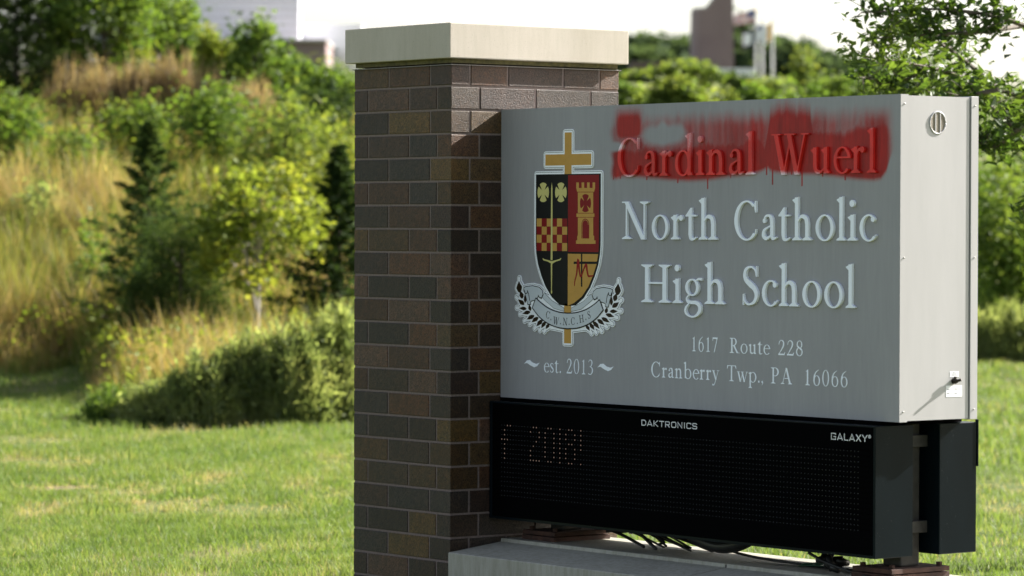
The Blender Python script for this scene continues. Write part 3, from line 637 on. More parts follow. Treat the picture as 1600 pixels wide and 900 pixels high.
zb_ = q2(440, 640)[1]
tail = [(xc - cw, q2(440, 402)[1] + .01), (xc + cw, q2(440, 402)[1] + .01), (xc + cw, zb_), (xc - cw, zb_)]
topE = [(352, 340), (400, 385), (470, 435), (560, 470), (655, 483)]; botE = [(322, 425), (385, 505), (465, 567), (560, 605), (655, 617)]
bt = curve([q6(*p) for p in topE], 5); bb = curve([q6(*p) for p in botE], 5)
def mir(p): return (2 * xc - p[0], p[1])
bandq = []
for L in (1, 0):
    A, B = (bt, bb) if L else ([mir(p) for p in bt], [mir(p) for p in bb])
    for i in range(len(A) - 1): bandq.append([tuple(A[i]), tuple(A[i + 1]), tuple(B[i + 1]), tuple(B[i])])
curlL = [q6(*p) for p in [(238, 238), (262, 228), (320, 222), (380, 236), (408, 262), (414, 300), (400, 335), (372, 312), (358, 345), (330, 352), (300, 362), (298, 392), (275, 392), (262, 330), (245, 275)]]
underL = [q6(*p) for p in [(428, 285), (500, 360), (612, 428), (612, 458), (520, 430), (430, 350), (412, 330)]]
curls = [curlL, [mir(p) for p in curlL]]; unders = [underL, [mir(p) for p in underL]]
leafC = [(190, 175, 195, 285, 26), (205, 265, 222, 340, 20), (182, 345, 240, 398, 20), (192, 428, 262, 435, 17), (222, 480, 298, 462, 18), (262, 535, 335, 495, 19), (308, 562, 372, 512, 19), (352, 600, 412, 535, 19), (398, 615, 440, 555, 17), (440, 625, 474, 575, 15), (245, 300, 250, 380, 13), (285, 395, 298, 455, 14)]
leaves = []
for x0, y0, x1, y1, w in leafC:
    w = w * 1.4
    a, b = np.array([x0, y0], float), np.array([x1, y1], float); t = (b - a); Ln = np.linalg.norm(t); t /= Ln; nn = np.array([-t[1], t[0]])
    pp = [a, a + t * Ln * .3 + nn * w * .45, a + t * Ln * .6 + nn * w * .75, a + t * Ln * .88 + nn * w * .4, b, a + t * Ln * .8 - nn * w * .55, a + t * Ln * .5 - nn * w * .75, a + t * Ln * .22 - nn * w * .3]
    P = [q6(*p) for p in pp]; leaves += [P, [mir(p) for p in P]]
barbs = []
for x0, y0, x1, y1, w in leafC[:10]:
    a, b = np.array([x0, y0], float), np.array([x1, y1], float); c = a - (b - a) / np.linalg.norm(b - a) * 26 
    s = [q6(*p) for p in (c, a, (a + b) / 2)]; barbs += [[s[0], s[1], s[2]]]; barbs += [[mir(p) for p in s]]
fillin = [q6(*p) for p in [(200, 300), (330, 350), (420, 300), (655, 420), (655, 600), (480, 590), (330, 520), (230, 430)]]
low = [bar, arm, tail] + bandq + curls + leaves + [[q6(*p) for p in [(400, 590), (655, 610), (655, 640), (480, 605)]]] + [[mir(q6(*p)) for p in [(400, 590), (655, 610), (655, 640), (480, 605)]]]
outl = [shield] + low + [fillin, [mir(p) for p in fillin]] + [[(a[0], a[1]), (a[0] + .0012, a[1]), b, c] for a, b, c in barbs]
crest = solid('crest', grow(outl, .0135), SY0, .0045, M_white, sign)
cy = SY0 - .0045
def lay(name, polys, step, m, par=None): return solid(name, polys, cy - .0004 * step + .0003, .0004, m, par or crest)
lay('outline', grow(outl, .0093), 1, M_black); lay('outline_fill', grow(outl, .0076), 2, M_white)
lay('shield_field', [shield], 3, M_black)
lay('gold_cross', [bar, arm], 3, M_gold); lay('cross_foot', [tail], 3, M_gold)
# quarterings
def clipx(pts, x0, x1): return [(min(max(a, x0), x1), b) for a, b in pts]
ins = .0115
lay('red_quarter', [[(xc + .001, q1(0, 390)[1]), (xc + wS - ins, q1(0, 390)[1]), (xc + wS - ins, q2(0, 0)[1]), (xc + wS * .99 - ins, q2(0, 50)[1]), (xc + .001, q2(0, 50)[1])]], 4, M_red)
gq = [(xc + .001, q2(0, 62)[1])] + [(xc + wS * f - ins, q2(0, y)[1]) for f, y in ((.98, 62), (.93, 128), (.825, 196), (.69, 263), (.49, 326), (.25, 368))] + [(xc + .001, q2(0, 387)[1])]
lay('gold_quarter', [gq], 4, M_gold)
gc, rc_ = [], []
colx = np.linspace(q1(243, 700)[0], xc - .004, 7); rowz = np.linspace(q1(340, 660)[1], q1(340, 868)[1], 5)
for i in range(6):
    for j in range(4): e_ = .0003; (gc if (i + j) % 2 == 0 else rc_).append([(colx[i] + e_, rowz[j] - e_), (colx[i + 1] - e_, rowz[j] - e_), (colx[i + 1] - e_, rowz[j + 1] + e_), (colx[i] + e_, rowz[j + 1] + e_)])
lay('gold_checks', gc, 4, M_gold); lay('red_checks', rc_, 4, M_red)
def pattee(c, rx, ry):
    P = []
    for k in range(4):
        a = k * math.pi / 2; pts = [(c[0] + rx * .05 * math.cos(a), c[1] + ry * .05 * math.sin(a))]
        half = R(36); inner = .12
        pts = [(c[0] + rx * inner * math.cos(a - 1.2), c[1] + ry * inner * math.sin(a - 1.2))]
        for t in np.linspace(-half, half, 7): pts.append((c[0] + rx * math.cos(a + t), c[1] + ry * math.sin(a + t)))
        pts.append((c[0] + rx * inner * math.cos(a + 1.2), c[1] + ry * inner * math.sin(a + 1.2))); P.append(pts)
    P.append(disc(c, rx * .16, 10, ry * .16)); return P
for zx in (285, 398): lay('disc_cross', pattee(q1(zx, 493), .0395, .0415), 4, M_yel)
sx0 = q1(341, 430)[0]
lay('sword', [[(sx0, q1(341, 430)[1]), (sx0 + .0045, q1(341, 470)[1]), (sx0 + .006, q2(341, 108)[1]), (sx0 - .006, q2(341, 108)[1]), (sx0 - .0045, q1(341, 470)[1])]]
    + strip([q2(*p) for p in [(283, 98), (290, 106), (315, 112), (341, 124), (368, 112), (393, 105), (400, 96)]], [.004, .006, .006, .012, .006, .006, .004])
    + [[(sx0 - .005, q2(0, 125)[1]), (sx0 + .005, q2(0, 125)[1]), (sx0 + .0025, q2(0, 300)[1]), (sx0 - .0025, q2(0, 300)[1])], disc((sx0, q2(0, 303)[1]), .005, 8, .008)], 6, M_yel)
q = q1
tw = [[q(497, 465), q(617, 465), q(610, 492), q(503, 492)]] + [rect(q, a, 430, a + 16, 466) for a in (497, 531, 566, 601)] + [rect(q, 507, 490, 605, 790), rect(q, 498, 628, 613, 650), rect(q, 503, 770, 611, 802), rect(q, 495, 800, 620, 822)]
lay('tower', tw, 5, M_gold)
for rr in ((503, 489.5, 608, 493), (507, 651, 605, 654), (499, 625, 613, 628)): lay('tower_line', [rect(q, *rr)], 6, M_red)
lay('tower_cross', pattee(q1(556, 562), .037, .038), 6, M_red)
ax_, az_, aw_ = q1(555, 700)[0], q1(555, 700)[1], .0255
archp = [(ax_ + aw_ * math.cos(t), az_ + aw_ * 1.0 * math.sin(t)) for t in np.linspace(0, math.pi, 10)] + [(ax_ - aw_, q1(0, 784)[1]), (ax_ + aw_, q1(0, 784)[1])]
lay('tower_door', [archp], 6, M_red)
lay('door_line', strip([(ax_ + (a - ax_) * .8, az_ + (b - az_) * (.8 if b > az_ else 1)) for a, b in archp[:11]], .0025), 7, M_gold)
lay('monogram_cross', strip([q2(531, 66), q2(531, 278)], .009) + strip([q2(480, 125), q2(635, 125)], .010), 5, M_black)
mp = [(485, 272), (488, 240), (500, 190), (508, 104), (516, 170), (526, 214), (545, 165), (560, 138), (566, 175), (574, 208), (590, 210), (607, 207)]
lay('monogram_letter', strip(curve([q2(*p) for p in mp], 5), list(np.interp(np.linspace(0, 11, 56), range(12), [.004, .006, .008, .012, .010, .008, .007, .012, .010, .009, .007, .004]))), 6, M_dred)
# leaves, scroll
lay('leaves', leaves, 4, M_brown)
for cu in unders: lay('scroll_under_edge', grow([cu], .0016), 4, M_black); lay('scroll_under', [cu], 5, M_scroll)
for cu in curls: lay('scroll_curl_edge', grow([cu], .0035), 5, M_black); lay('scroll_curl', [cu], 6, M_scroll)
hk = [curve([q6(*p) for p in l], 5) for l in ([(245, 262), (252, 290), (272, 282), (270, 262), (284, 300), (292, 360)], [(372, 305), (384, 330), (402, 332)])]
for h in hk: lay('scroll_fold_line', strip(h, .0035), 7, M_black); lay('scroll_fold_line', strip([mir(p) for p in h], .0035), 7, M_black)
lay('scroll_band_edge', grow(bandq, .0052), 7, M_black); lay('scroll_band', bandq, 8, M_scroll)
txt = 'C.W.N.C.H.S'; pos = [(466, 492), (492, 538), (541, 548), (583, 576), (628, 556), (664, 582), (700, 552), (741, 574), (780, 530), (822, 536), (851, 494)]
for ch, (zx, zy) in zip(txt, pos):
    c = q6(zx, zy); ang = math.atan2(zy - 300, zx - 655); tl = math.radians(0) - (655 - zx) / 655 * .95
    gp = G[ch][1]; wd = G[ch][0]; H = .029 * 1.02; ca, sa = math.cos(tl), math.sin(tl)
    o = []
    for p in gp:
        o.append([(c[0] + ((a - wd / 2) * H * .95 * ca - (b - .5) * H * sa * 1), c[1] + ((a - wd / 2) * H * .95 * sa + (b - .5) * H * ca)) for a, b in ([(x_, y_ * 1.05) for x_, y_ in p] if ch != '.' else [(x_ * 1.1, y_ * 1.4 + .45) for x_, y_ in p])])
    lay('scroll_letter', o, 9, M_black)

# ================================================================== LED DISPLAYS
LX, LZ0, LZ1 = 2.406, .5185, 1.021
def display(y0, y1, label):
    d = thing('message_display', (LX / 2, (y0 + y1) / 2, LZ0), label, 'led display', 'led message displays under the sign')
    box('display_case', .004, LX, y0, y1, LZ0, LZ1, M_case, d, .0025); return d
led = display(.2055, .4045, 'front black LED message board facing the camera, dotted grid showing 2018')
led2 = display(.5435, .7425, 'rear black LED message board behind the steel post, facing away')
LY = .2055
fr = box('louvre_face', .03, LX - .012, LY - .0022, LY + .01, LZ0 + .012, LZ1 - .006, M_ledface, led)
lx0, lz0, pt = .0953, .9216, .02
LIT = {(2, 0), (3, 0), (1, 1), (1, 2), (0, 3), (1, 3), (2, 3), (1, 4), (1, 5), (1, 6), (1, 7),
       (11, 0), (12, 0), (10, 1), (13, 1), (13, 2), (12, 3), (11, 4), (10, 5), (10, 6), (10, 7), (11, 7), (12, 7), (13, 7),
       (23, 0), (24, 0), (23, 3), (24, 3), (23, 7), (24, 7), (27, 0), (27, 1), (27, 2), (27, 3), (27, 4), (27, 7), (16, 0), (17, 0), (16, 7), (17, 7)}
LIT |= {(20, j) for j in range(8)} | {(c, j) for c in (15, 18) for j in range(1, 7)} | {(c, j) for c in (22, 25) for j in (1, 2, 4, 5, 6)}
def dot(x, z, r, yy): return ([(x + r * math.cos(a), yy, z + r * math.sin(a)) for a in [k * math.pi / 3 for k in range(6)]] + [(x, yy - .0015, z)], [[k, (k + 1) % 6, 6] for k in range(6)])
on_, off = [], []
for i in range(112):
    for j in range(16):
        lit = (i, j) in LIT
        (on_ if lit else off).append(dot(lx0 + i * pt, lz0 - j * pt, .0030 if lit else .0024, LY - .0026))
tag(mobj('led_dots', *join(off), M_ledoff, fr), kind='stuff'); tag(mobj('lit_led_dots', *join(on_), M_ledon, fr), kind='stuff')
hood = []
for j in range(16): hood.append(boxVF(.04, LX - .02, LY - .0056, LY - .0024, lz0 - j * pt + .0062, lz0 - j * pt + .0075))
tag(mobj('louvres', *join(hood), M_ledface, fr), kind='stuff')
sans('DAKTRONICS', 1.0283, 1.3775, .962, .0242, LY - .0023, led)
_, xe2 = sans('GALAXY', 2.1624, 2.3657, .9595, .0262, LY - .0023, led)
ring = [(2.378 + .0062 * math.cos(a), .981 + .0062 * math.sin(a)) for a in np.linspace(0, 2 * math.pi, 15)]
solid('registered_mark', strip(ring, .0018) + strip([(2.376, .977), (2.376, .985), (2.380, .984), (2.380, .981), (2.377, .981), (2.3805, .977)], .0015), LY - .0023, .001, M_print, led)
box('mounting_rail', .01, LX - .03, .26, .69, LZ1 + .001, SZ0 - .001, M_ledface, sign)
box('case_flange', LX - .010, LX + .004, .7445, .7485, .85, LZ1 + .010, M_case, led2)

# posts between the displays
def post(xc_, label):
    p = thing('steel_post', (xc_, .475, .428), label, 'post', 'steel posts carrying the sign')
    box('tube', xc_ - .05, xc_ + .05, .425, .525, .4705, LZ1, M_steel, p, .008)
    box('base_plate', xc_ - .11, xc_ + .11, .322, .628, .4515, .4695, M_rust, p, .001)
    lp = box('levelling_plate', xc_ - .112, xc_ + .108, .320, .630, .4285, .4475, M_rust, p, .001)
    for bx in (-.08, .08):
        for by in (.35, .60):
            V, F = tubeVF([(xc_ + bx, by, .4475), (xc_ + bx, by, .484)], .012, 6); mobj('anchor_bolt', V, F, M_rust, p)
    for z in (.60, .93):
        box('bracket', xc_ - .02, xc_ + .075, .4065, .5415, z, z + .045, M_steel, p, .001)
    return p
post(2.268, 'steel post on rusty plates at the right end of the displays'); post(.20, 'steel post on a rusty plate beside the brick pillar')

# cables under the front display
def wire(name, pts, r, m, label, cat='cable', group='cables under the display'):
    V, F = tubeVF([tuple(p) for p in curve(pts, 8)], r, 8); o = mobj(name, V, F, m, smooth_=True, base=pts[0]); return tag(o, label, cat, group)
def zz(px, py, y): return tuple(on(px, py, 1, y))
k = thing('cable_bundle', (.75, .5, .44), 'tangle of thick black cables lying on the plinth beside the left rusty plate', 'cable bundle')
for i in range(11):
    xa, xb = .22 + random.uniform(0, .35), .75 + random.uniform(0, .35); y_ = .50 + random.uniform(-.07, .12)
    pts = [(xa, y_ + .05, .45 + random.uniform(0, .05)), ((xa + xb) / 2, y_, .475 + random.uniform(-.02, .04)), (xb, y_ - .03, .437)]
    V, F = tubeVF([tuple(p) for p in curve(pts, 6)], random.choice((.005, .007, .004)), 8); mobj('cable', V, F, M_cable, k, True)
def yb(px, py, y): return zz(px, py, y)
wire('black_cable', [yb(1018, 836, .5), yb(1032, 843, .48), yb(1038, 848, .47), yb(1030, 850, .49)], .005, M_cable, 'short bent black cable end looping off the tangle on the plinth')
wire('black_cable', [(1.12, .45, .52), (1.22, .45, .472), (1.42, .45, .445), (1.7, .46, .434), (1.95, .45, .434), (2.1, .44, .434)], .0055, M_cable, 'long black cable sagging out of the display and running right along the plinth')
wire('black_cable', [(1.9, .33, .50), (2.0, .33, .47), (2.15, .34, .44), (2.3, .30, .434)], .006, M_cable, 'black cable curving down towards the right rusty plates')
for rr, zo, lab in ((.060, 0, 'lower loop of green wire lying by the black fittings'), (.05, .008, 'upper loop of green wire lying by the black fittings')):
    pts = [(1.80 + rr * 1.5 * math.cos(a), .47 + rr * math.sin(a), .433 + zo + .008 * math.sin(a * 1.5)) for a in np.linspace(0, 5.9, 12)]
    wire('green_wire', pts, .0028, M_green, lab, 'wire', 'loops of green wire')
dr = thing('drooping_hose', (1.33, .33, LZ0), 'rounded black hose sagging below the front display', 'hose')
V, F = tubeVF([tuple(p) for p in curve([(1.14, .36, LZ0 + .02), (1.20, .36, LZ0 - .012), (1.33, .36, LZ0 - .035), (1.45, .36, LZ0 - .02), (1.55, .36, LZ0 + .02)], 8)], .028, 12); mobj('hose_body', V, F, M_cable, dr, True)
fit = thing('cable_fitting', (1.93, .40, .434), 'cluster of black connector fittings on the plinth beside the green wire', 'connector')
for i in range(9):
    c = Vector((1.88 + random.uniform(0, .16), .38 + random.uniform(-.03, .05), .447 + random.uniform(0, .03))); dv = Vector((random.uniform(-1, 1), random.uniform(-1, 1), random.uniform(-.3, .5))).normalized() * .03
    V, F = tubeVF([tuple(c - dv), tuple(c), tuple(c + dv)], [.012, .017, .011], 9); mobj('connector', V, F, M_cable, fit, True)

#VEG
# ================================================================== VEGETATION helpers
def quadleaf(P, size, aspect=.5, up=.3, tint=None, droop=0, jitter=.35):
    n = len(P); s = size * (1 + jitter * rng.standard_normal(n)).clip(.4, 1.9)
    d = rng.standard_normal((n, 3)); d[:, 2] = d[:, 2] * .5 - droop; d /= np.linalg.norm(d, axis=1)[:, None]
    nrm = rng.standard_normal((n, 3)); nrm[:, 2] += up * 2; w = np.cross(d, nrm); w /= np.linalg.norm(w, axis=1)[:, None] + 1e-9
    d = d * s[:, None]; w = w * s[:, None] * aspect / 2
    fold = np.cross(w, d); fold /= np.linalg.norm(fold, axis=1)[:, None] + 1e-9; fold = fold * s[:, None] * .08
    V = np.stack([P - d / 2, P + w - d * .05 + fold, P + d / 2, P - w - d * .05 + fold], 1).reshape(-1, 3)
    F = np.arange(4 * n).reshape(n, 4)
    t = rng.uniform(0, 1, n) if tint is None else np.clip(tint + .18 * rng.standard_normal(n), 0, 1)
    return V, F, np.repeat(t, 4)
def blades(P, h, w, lean=.35, tint=None, segs=2, dirs=None):
    n = len(P); h = np.broadcast_to(h, n) * rng.uniform(.6, 1.25, n); a = rng.uniform(0, 2 * np.pi, n); b = rng.uniform(0, 2 * np.pi, n)
    ln = np.stack([np.cos(a), np.sin(a), np.zeros(n)], 1) * (lean * h * rng.uniform(.2, 1.3, n))[:, None]
    sd = np.stack([np.cos(b), np.sin(b), np.zeros(n)], 1) * (w / 2)
    rows = []
    for k in range(segs):
        t = k / segs; c = P + ln * t * t + np.stack([0 * h, 0 * h, h * t], 1); ww = sd * (1 - .45 * t); rows += [c - ww, c + ww]
    rows.append(P + ln + np.stack([0 * h, 0 * h, h], 1))
    V = np.stack(rows, 1).reshape(-1, 3); m = 2 * segs + 1; base = (np.arange(n) * m)[:, None]
    F = []
    for k in range(segs - 1): F.append(base + np.array([2 * k, 2 * k + 1, 2 * k + 3, 2 * k + 2])[None])
    Fq_ = np.concatenate(F).tolist() if F else []
    Ft = (base + np.array([2 * segs - 2, 2 * segs - 1, 2 * segs])[None]).tolist()
    t = rng.uniform(0, 1, n) if tint is None else np.clip(tint, 0, 1)
    return V, Fq_ + Ft, np.repeat(t, m)
def patch(x, y, s, seed=0):                                       # cheap smooth 2-D noise 0..1
    r = np.random.default_rng(seed); v = 0; a = 1; tot = 0
    for o in range(4):
        for _ in range(3):
            an = r.uniform(0, 6.28); ph = r.uniform(0, 6.28); v = v + a * np.sin((x * np.cos(an) + y * np.sin(an)) / s * 6.28 * 2 ** o * .5 + ph); tot += a
        a *= .6
    return np.clip(.5 + v / tot * 1.6, 0, 1)
def crownpts(c, rx, ry, rz, n, k, spread=.28, flat=.0):
    d = rng.standard_normal((k, 3)); d /= np.linalg.norm(d, axis=1)[:, None]; d *= rng.uniform(.35, 1, k)[:, None] ** .6
    cl = d * np.array([rx, ry, rz]) * .82
    i = rng.integers(0, k, n); p = cl[i] + rng.standard_normal((n, 3)) * np.array([rx, ry, rz]) * spread * .5
    return p + np.array(c), cl + np.array(c), i
def facing(c): return np.array(c)
def plantpart(o, name, V, F, t, m): return mobj(name, V, F, m, o, attrs={'tint': t})
def broadleaf(name, px, v, top_py, width, label, cat='tree', group=None, m=L_green, n=5000, leaf=.07, k=40, trunk=.2, bark=M_bark, base_z=None, thin=.3, aspect=.55, depth=None, off=0.0):
    p = at(px, 355, v); gz_ = float(ground(p[0], p[1])) if base_z is None else base_z
    zt = 1.768 + (355 - top_py) / FPX * v; H = max(zt - gz_, .4)
    o = thing(name, (p[0], p[1], gz_), label, cat, group)
    z0 = gz_ + H * trunk; c = (p[0], p[1], (z0 + zt) / 2); r = width / 2
    P, cl, i = crownpts(c, r, depth or r, (zt - z0) / 2, n, k, thin)
    tb = rng.uniform(.15, .85, k)[i]
    V, F, t = quadleaf(P, leaf, aspect, .3, tb); plantpart(o, 'crown', V, F, t, m)
    tp = [tubeVF([(p[0], p[1], gz_ - .1), (p[0] + .02 * H, p[1], gz_ + H * .4), (p[0], p[1] + .02 * H, gz_ + H * .8)], [.016 * H, .011 * H, .003 * H], 7)]
    for q in cl[:14]:
        zz_ = gz_ + H * random.uniform(.25, .6); zz_ = min(zz_, q[2]); tp.append(tubeVF([(p[0] + .01 * H, p[1], zz_), (p[0] * .5 + q[0] * .5, p[1] * .5 + q[1] * .5, (zz_ * .4 + q[2] * .6)), tuple(q)], [.008 * H, .006 * H, .002 * H], 5))
    mobj('trunk', *join(tp), bark, o); return o
def conifer(name, px, v, top_py, width, label, n=5000, group=None, m=L_needle, base_z=None):
    p = at(px, 355, v); gz_ = float(ground(p[0], p[1])) if base_z is None else base_z; zt = 1.768 + (355 - top_py) / FPX * v; H = zt - gz_
    o = thing(name, (p[0], p[1], gz_), label, 'conifer', group)
    tp = [tubeVF([(p[0], p[1], gz_ - .1), (p[0], p[1], zt)], [.02 * H, .003], 7)]
    VS, FS, TS = [], [], []; nb_ = 0; br = int(60 + H * 14); per = n // br
    for b in range(br):
        f = (b + .5) / br; z = gz_ + H * (.04 + .94 * f); L = width / 2 * (1 - f) ** 1.15 * random.uniform(.6, 1.2) + .05; a = b * 2.4 + random.uniform(-.4, .4)
        d = np.array([math.cos(a), math.sin(a), .28 + .3 * f]); e = np.array([p[0], p[1], z]) + d * L
        tp.append(tubeVF([(p[0], p[1], z), tuple(e)], [.006 * H * (1 - f) + .002, .002], 4))
        t = rng.uniform(.12, 1, per) ** .8; Q = np.array([p[0], p[1], z]) + d * (L * t)[:, None] + rng.standard_normal((per, 3)) * np.array([1, 1, .45]) * (.10 * L * (1.25 - t) + .012)[:, None]
        V, F, tt = quadleaf(Q, .05 + .012 * H, .28, .2, np.full(per, .25 + .5 * random.random()) * (.5 + .6 * t)); VS.append(V); FS.append(F + nb_); TS.append(tt); nb_ += len(V)
    plantpart(o, 'needles', np.concatenate(VS), np.concatenate(FS), np.concatenate(TS), m); mobj('trunk', *join(tp), M_bark, o); return o
def feather(name, px, v, top_py, width, label, n=9000, m=L_silver, cat='shrub', group=None, h0=None, bl=.22, lean=.5, depth=.8):
    p = at(px, 355, v); gz_ = float(ground(p[0], p[1])); H = 1.768 + (355 - top_py) / FPX * v - gz_
    o = thing(name, (p[0], p[1], gz_), label, cat, group)
    a = rng.uniform(0, 2 * np.pi, n); r = np.sqrt(rng.uniform(0, 1, n)); u = r * np.cos(a); w = r * np.sin(a)
    pl = patch(u * 6, w * 6, 1.5, int(abs(px)) % 97); hh = H * np.clip(1 - r ** 2.6, 0, 1) ** .4 * (.45 + .62 * pl) * rng.uniform(.12, 1, n) ** .55
    P = np.array([p[0], p[1], gz_]) + np.outer(u * width / 2, RH) + np.outer(w * depth / 2, FH); P[:, 2] = gz_ + np.maximum(hh - bl * .8, 0)
    V, F, t = blades(P, bl, .014, lean, .25 + .6 * patch(P[:, 0] * 3, P[:, 2] * 3, 1.1, 8) + .15 * rng.standard_normal(n), 2)
    m2_ = rng.uniform(0, 1, n) < (.75 if m is not L_brown else .3); Q = P[m2_] + np.stack([rng.normal(0, .04, m2_.sum()), rng.normal(0, .04, m2_.sum()), rng.uniform(0, bl, m2_.sum())], 1)
    V2_, F2_, t2_ = quadleaf(Q, .05, .45, .3, np.clip(.3 + .6 * patch(Q[:, 0] * 3, Q[:, 2] * 3, .9, 12), 0, 1)); F = F + (F2_ + len(V)).tolist(); V = np.concatenate([V, V2_]); t = np.concatenate([t, t2_])
    plantpart(o, 'foliage', V, F, t, m)
    st = []
    for _ in range(26):
        a = random.uniform(0, 6.28); r = random.uniform(0, .75); b = np.array([p[0], p[1], 0]) + RH * (r * math.cos(a) * width / 2) + FH * (r * math.sin(a) * depth / 2)
        h = H * math.sqrt(1 - r ** 2.4) * .8; st.append(tubeVF([(b[0], b[1], gz_ - .03), (b[0] + random.uniform(-.05, .05), b[1], gz_ + h)], [.006, .002], 4))
    mobj('stems', *join(st), M_bark, o); return o
def W2(u, v): return CAM[0] + u * RH[0] + v * FH[0], CAM[1] + u * RH[1] + v * FH[1]
def scatter(n, u0, u1, v0, v1, flare=True):
    v = rng.uniform(v0, v1, n); e = rng.uniform(0, 1, n)
    u = (u0 + (u1 - u0) * e) * (v if flare else 1); x, y = W2(u, v); return u, v, x, y

# ---- lawn: a closely mown turf of many blades (thinner and coarser with distance)
DRY = []
for px, py, su in ((100, 765, .22), (190, 770, .25), (285, 785, .18), (390, 795, .20), (240, 790, .15), (20, 722, .25), (90, 728, .2), (530, 722, .14), (505, 775, .16), (470, 765, .1), (1560, 760, .16), (1590, 765, .16), (1565, 795, .12), (60, 800, .12), (330, 755, .12)):
    g_ = on(px, py, 2, 0); a_, b_ = uv(g_); DRY.append((a_, b_, su, .42))
VS, FS, TS = [], [], []; nb_ = 0
for n, v0, v1, ua, ub, hh, ww in ((70000, 15.6, 22, -.150, -.035, .045, .004), (70000, 22, 31, -.150, -.035, .055, .006), (40000, 31, 43, -.155, -.02, .07, .010), (26000, 16.5, 27, .02, .152, .05, .006), (26000, 27, 43, .06, .155, .065, .011)):
    u, v, x, y = scatter(n, ua, ub, v0, v1)
    pt_ = patch(x, y, 1.4, 2); p2 = patch(x, y, .35, 4); dry = .5 * patch(u, v, 1.1, 9) + .5 * patch(u * .8, v * .55, 2.3, 19)
    spot = np.zeros(n)
    for sx, sy_q, su, sv in DRY: spot = np.maximum(spot, np.exp(-((u - sx) / su) ** 2 - ((v - sy_q) / sv) ** 2))
    spot = spot * (.4 + p2 * 1.2); keep0 = spot
    keep = rng.uniform(0, 1, n) < np.clip(1.25 - 1.1 * spot - 1.5 * np.clip(dry - .60, 0, 1) * 3, .12, 1); 
    spot = spot[keep]; x, y, pt_, p2, dry = x[keep], y[keep], pt_[keep], p2[keep], dry[keep]; P = np.stack([x, y, ground(x, y) - .003], 1)
    t = .14 + .20 * pt_ + .34 * p2 + .12 * rng.standard_normal(len(x)) + .35 * np.clip(dry - .6, 0, 1) * 2.5 + (rng.uniform(0, 1, len(x)) < .04) * .5 + .8 * spot
    V, F, tt = blades(P, hh * (.7 + .7 * p2) * (1 - .6 * np.clip(spot, 0, 1)), ww, .7, t, 2); FS += [[i + nb_ for i in f] for f in F]; VS.append(V); TS.append(tt); nb_ += len(V)
tag(mobj('lawn_grass', np.concatenate(VS), FS, L_grass, attrs={'tint': np.concatenate(TS)}), 'short mown green lawn with dry patches around the sign', 'grass', kind='stuff')
# ---- meadow on the bank
VS, FS, TS = [], [], []; nb_ = 0
for n, v0, v1, ua, ub, hh, ww, sg in ((18000, 40.2, 48, -.160, -.105, .8, .012, 3), (34000, 33.4, 46, -.156, -.02, .62, .011, 3), (30000, 44, 62, -.156, -.02, .5, .014, 3)):
    u, v, x, y = scatter(n, ua, ub, v0, v1); keep = (v > 33.4 + 6.8 * smooth(-.112, -.122, u / v) + .4 * np.sin(u * 5)); u, v, x, y = u[keep], v[keep], x[keep], y[keep]
    P = np.stack([x, y, ground(x, y) - .01], 1); pt_ = patch(u * .8, v * .6, 1.5, 21); p2 = patch(u, v, .45, 22)
    t = .13 + .58 * pt_ + .25 * (p2 - .5) + .27 * rng.standard_normal(len(x)) + .04 * (u / v < -.10)
    ed = v - 33.4 - 6.8 * smooth(-.105, -.125, u / v); hf = (.35 + .65 * smooth(0, 2.2, ed)) * (1 - .6 * smooth(54, 60, v)) * (1 - (1 - smooth(-.122, -.096, u / v)) * .6 * (1 - smooth(38.5, 42, v)))
    V, F, tt = blades(P, hh * (.5 + .8 * p2) * hf, ww, .38, t, sg); FS += [[i + nb_ for i in f] for f in F]; VS.append(V); TS.append(tt); nb_ += len(V)
tag(mobj('meadow_grass', np.concatenate(VS), FS, L_mix, attrs={'tint': np.concatenate(TS)}), 'tall tan and yellow green wild grass on the bank behind the lawn', 'meadow', kind='stuff')
VS, FS, TS = [], [], []; nb_ = 0
n = 34000; u, v, x, y = scatter(n, -.156, -.02, 34.2, 60); kk = v > 34.2 + 6.4 * smooth(-.108, -.122, u / v); u, v, x, y = u[kk], v[kk], x[kk], y[kk]; n = len(u); h = rng.uniform(.15, .7, n); m_ = patch(u, v * .8, .9, 31) > .45
P = np.stack([x, y, ground(x, y) + h], 1)[m_]; V, F, tt = quadleaf(P, .062, .55, .3, (patch(u, v, .6, 33) * .8)[m_])
tag(mobj('wild_forbs', V, F, L_yel, attrs={'tint': tt}), 'yellow green leafy wildflowers mixed into the tall grass of the bank', 'wildflowers', kind='stuff')

# ---- bank plants on the left, front to back
for px, v, ty, w, lab, n in ((255, 32.3, 592, .85, 'low end of the feathery hedge, farthest from the pillar', 5000), (325, 32.1, 548, .8, 'second lowest feathery shrub of the hedge at the lawn edge', 7000), (395, 32.3, 512, .85, 'middle feathery grey green shrub of the hedge at the lawn edge', 8000),
        (462, 32.2, 500, .8, 'feathery shrub second nearest the pillar in the lawn edge hedge', 8000), (528, 32.5, 474, .75, 'tall silvery shrub touching the left edge of the pillar', 9000)):
    feather('feathery_shrub', px, v, ty, w, lab, n, group='feathery shrubs along the lawn edge', bl=.15, lean=.7)
feather('weed_clump', 172, 32.6, 598, .40, 'small green weed clump standing out into the lawn', 1800, m=L_green, cat='weeds', bl=.2)
conifer('spruce_tree', 233, 40.5, 185, 2.0, 'slender dark spruce standing alone in the tall grass', 9000)
broadleaf('yew_bush', 280, 39.4, 300, 1.15, 'dense dark feathery evergreen bush right of the slender spruce', 'bush', None, L_needle, 22000, .045, 44, .02, thin=.36, aspect=.3)
broadleaf('yew_bush', 222, 38.6, 400, .62, 'low dark evergreen bush at the foot of the slender spruce', 'bush', None, L_needle, 9000, .045, 26, .02, thin=.36, aspect=.3)
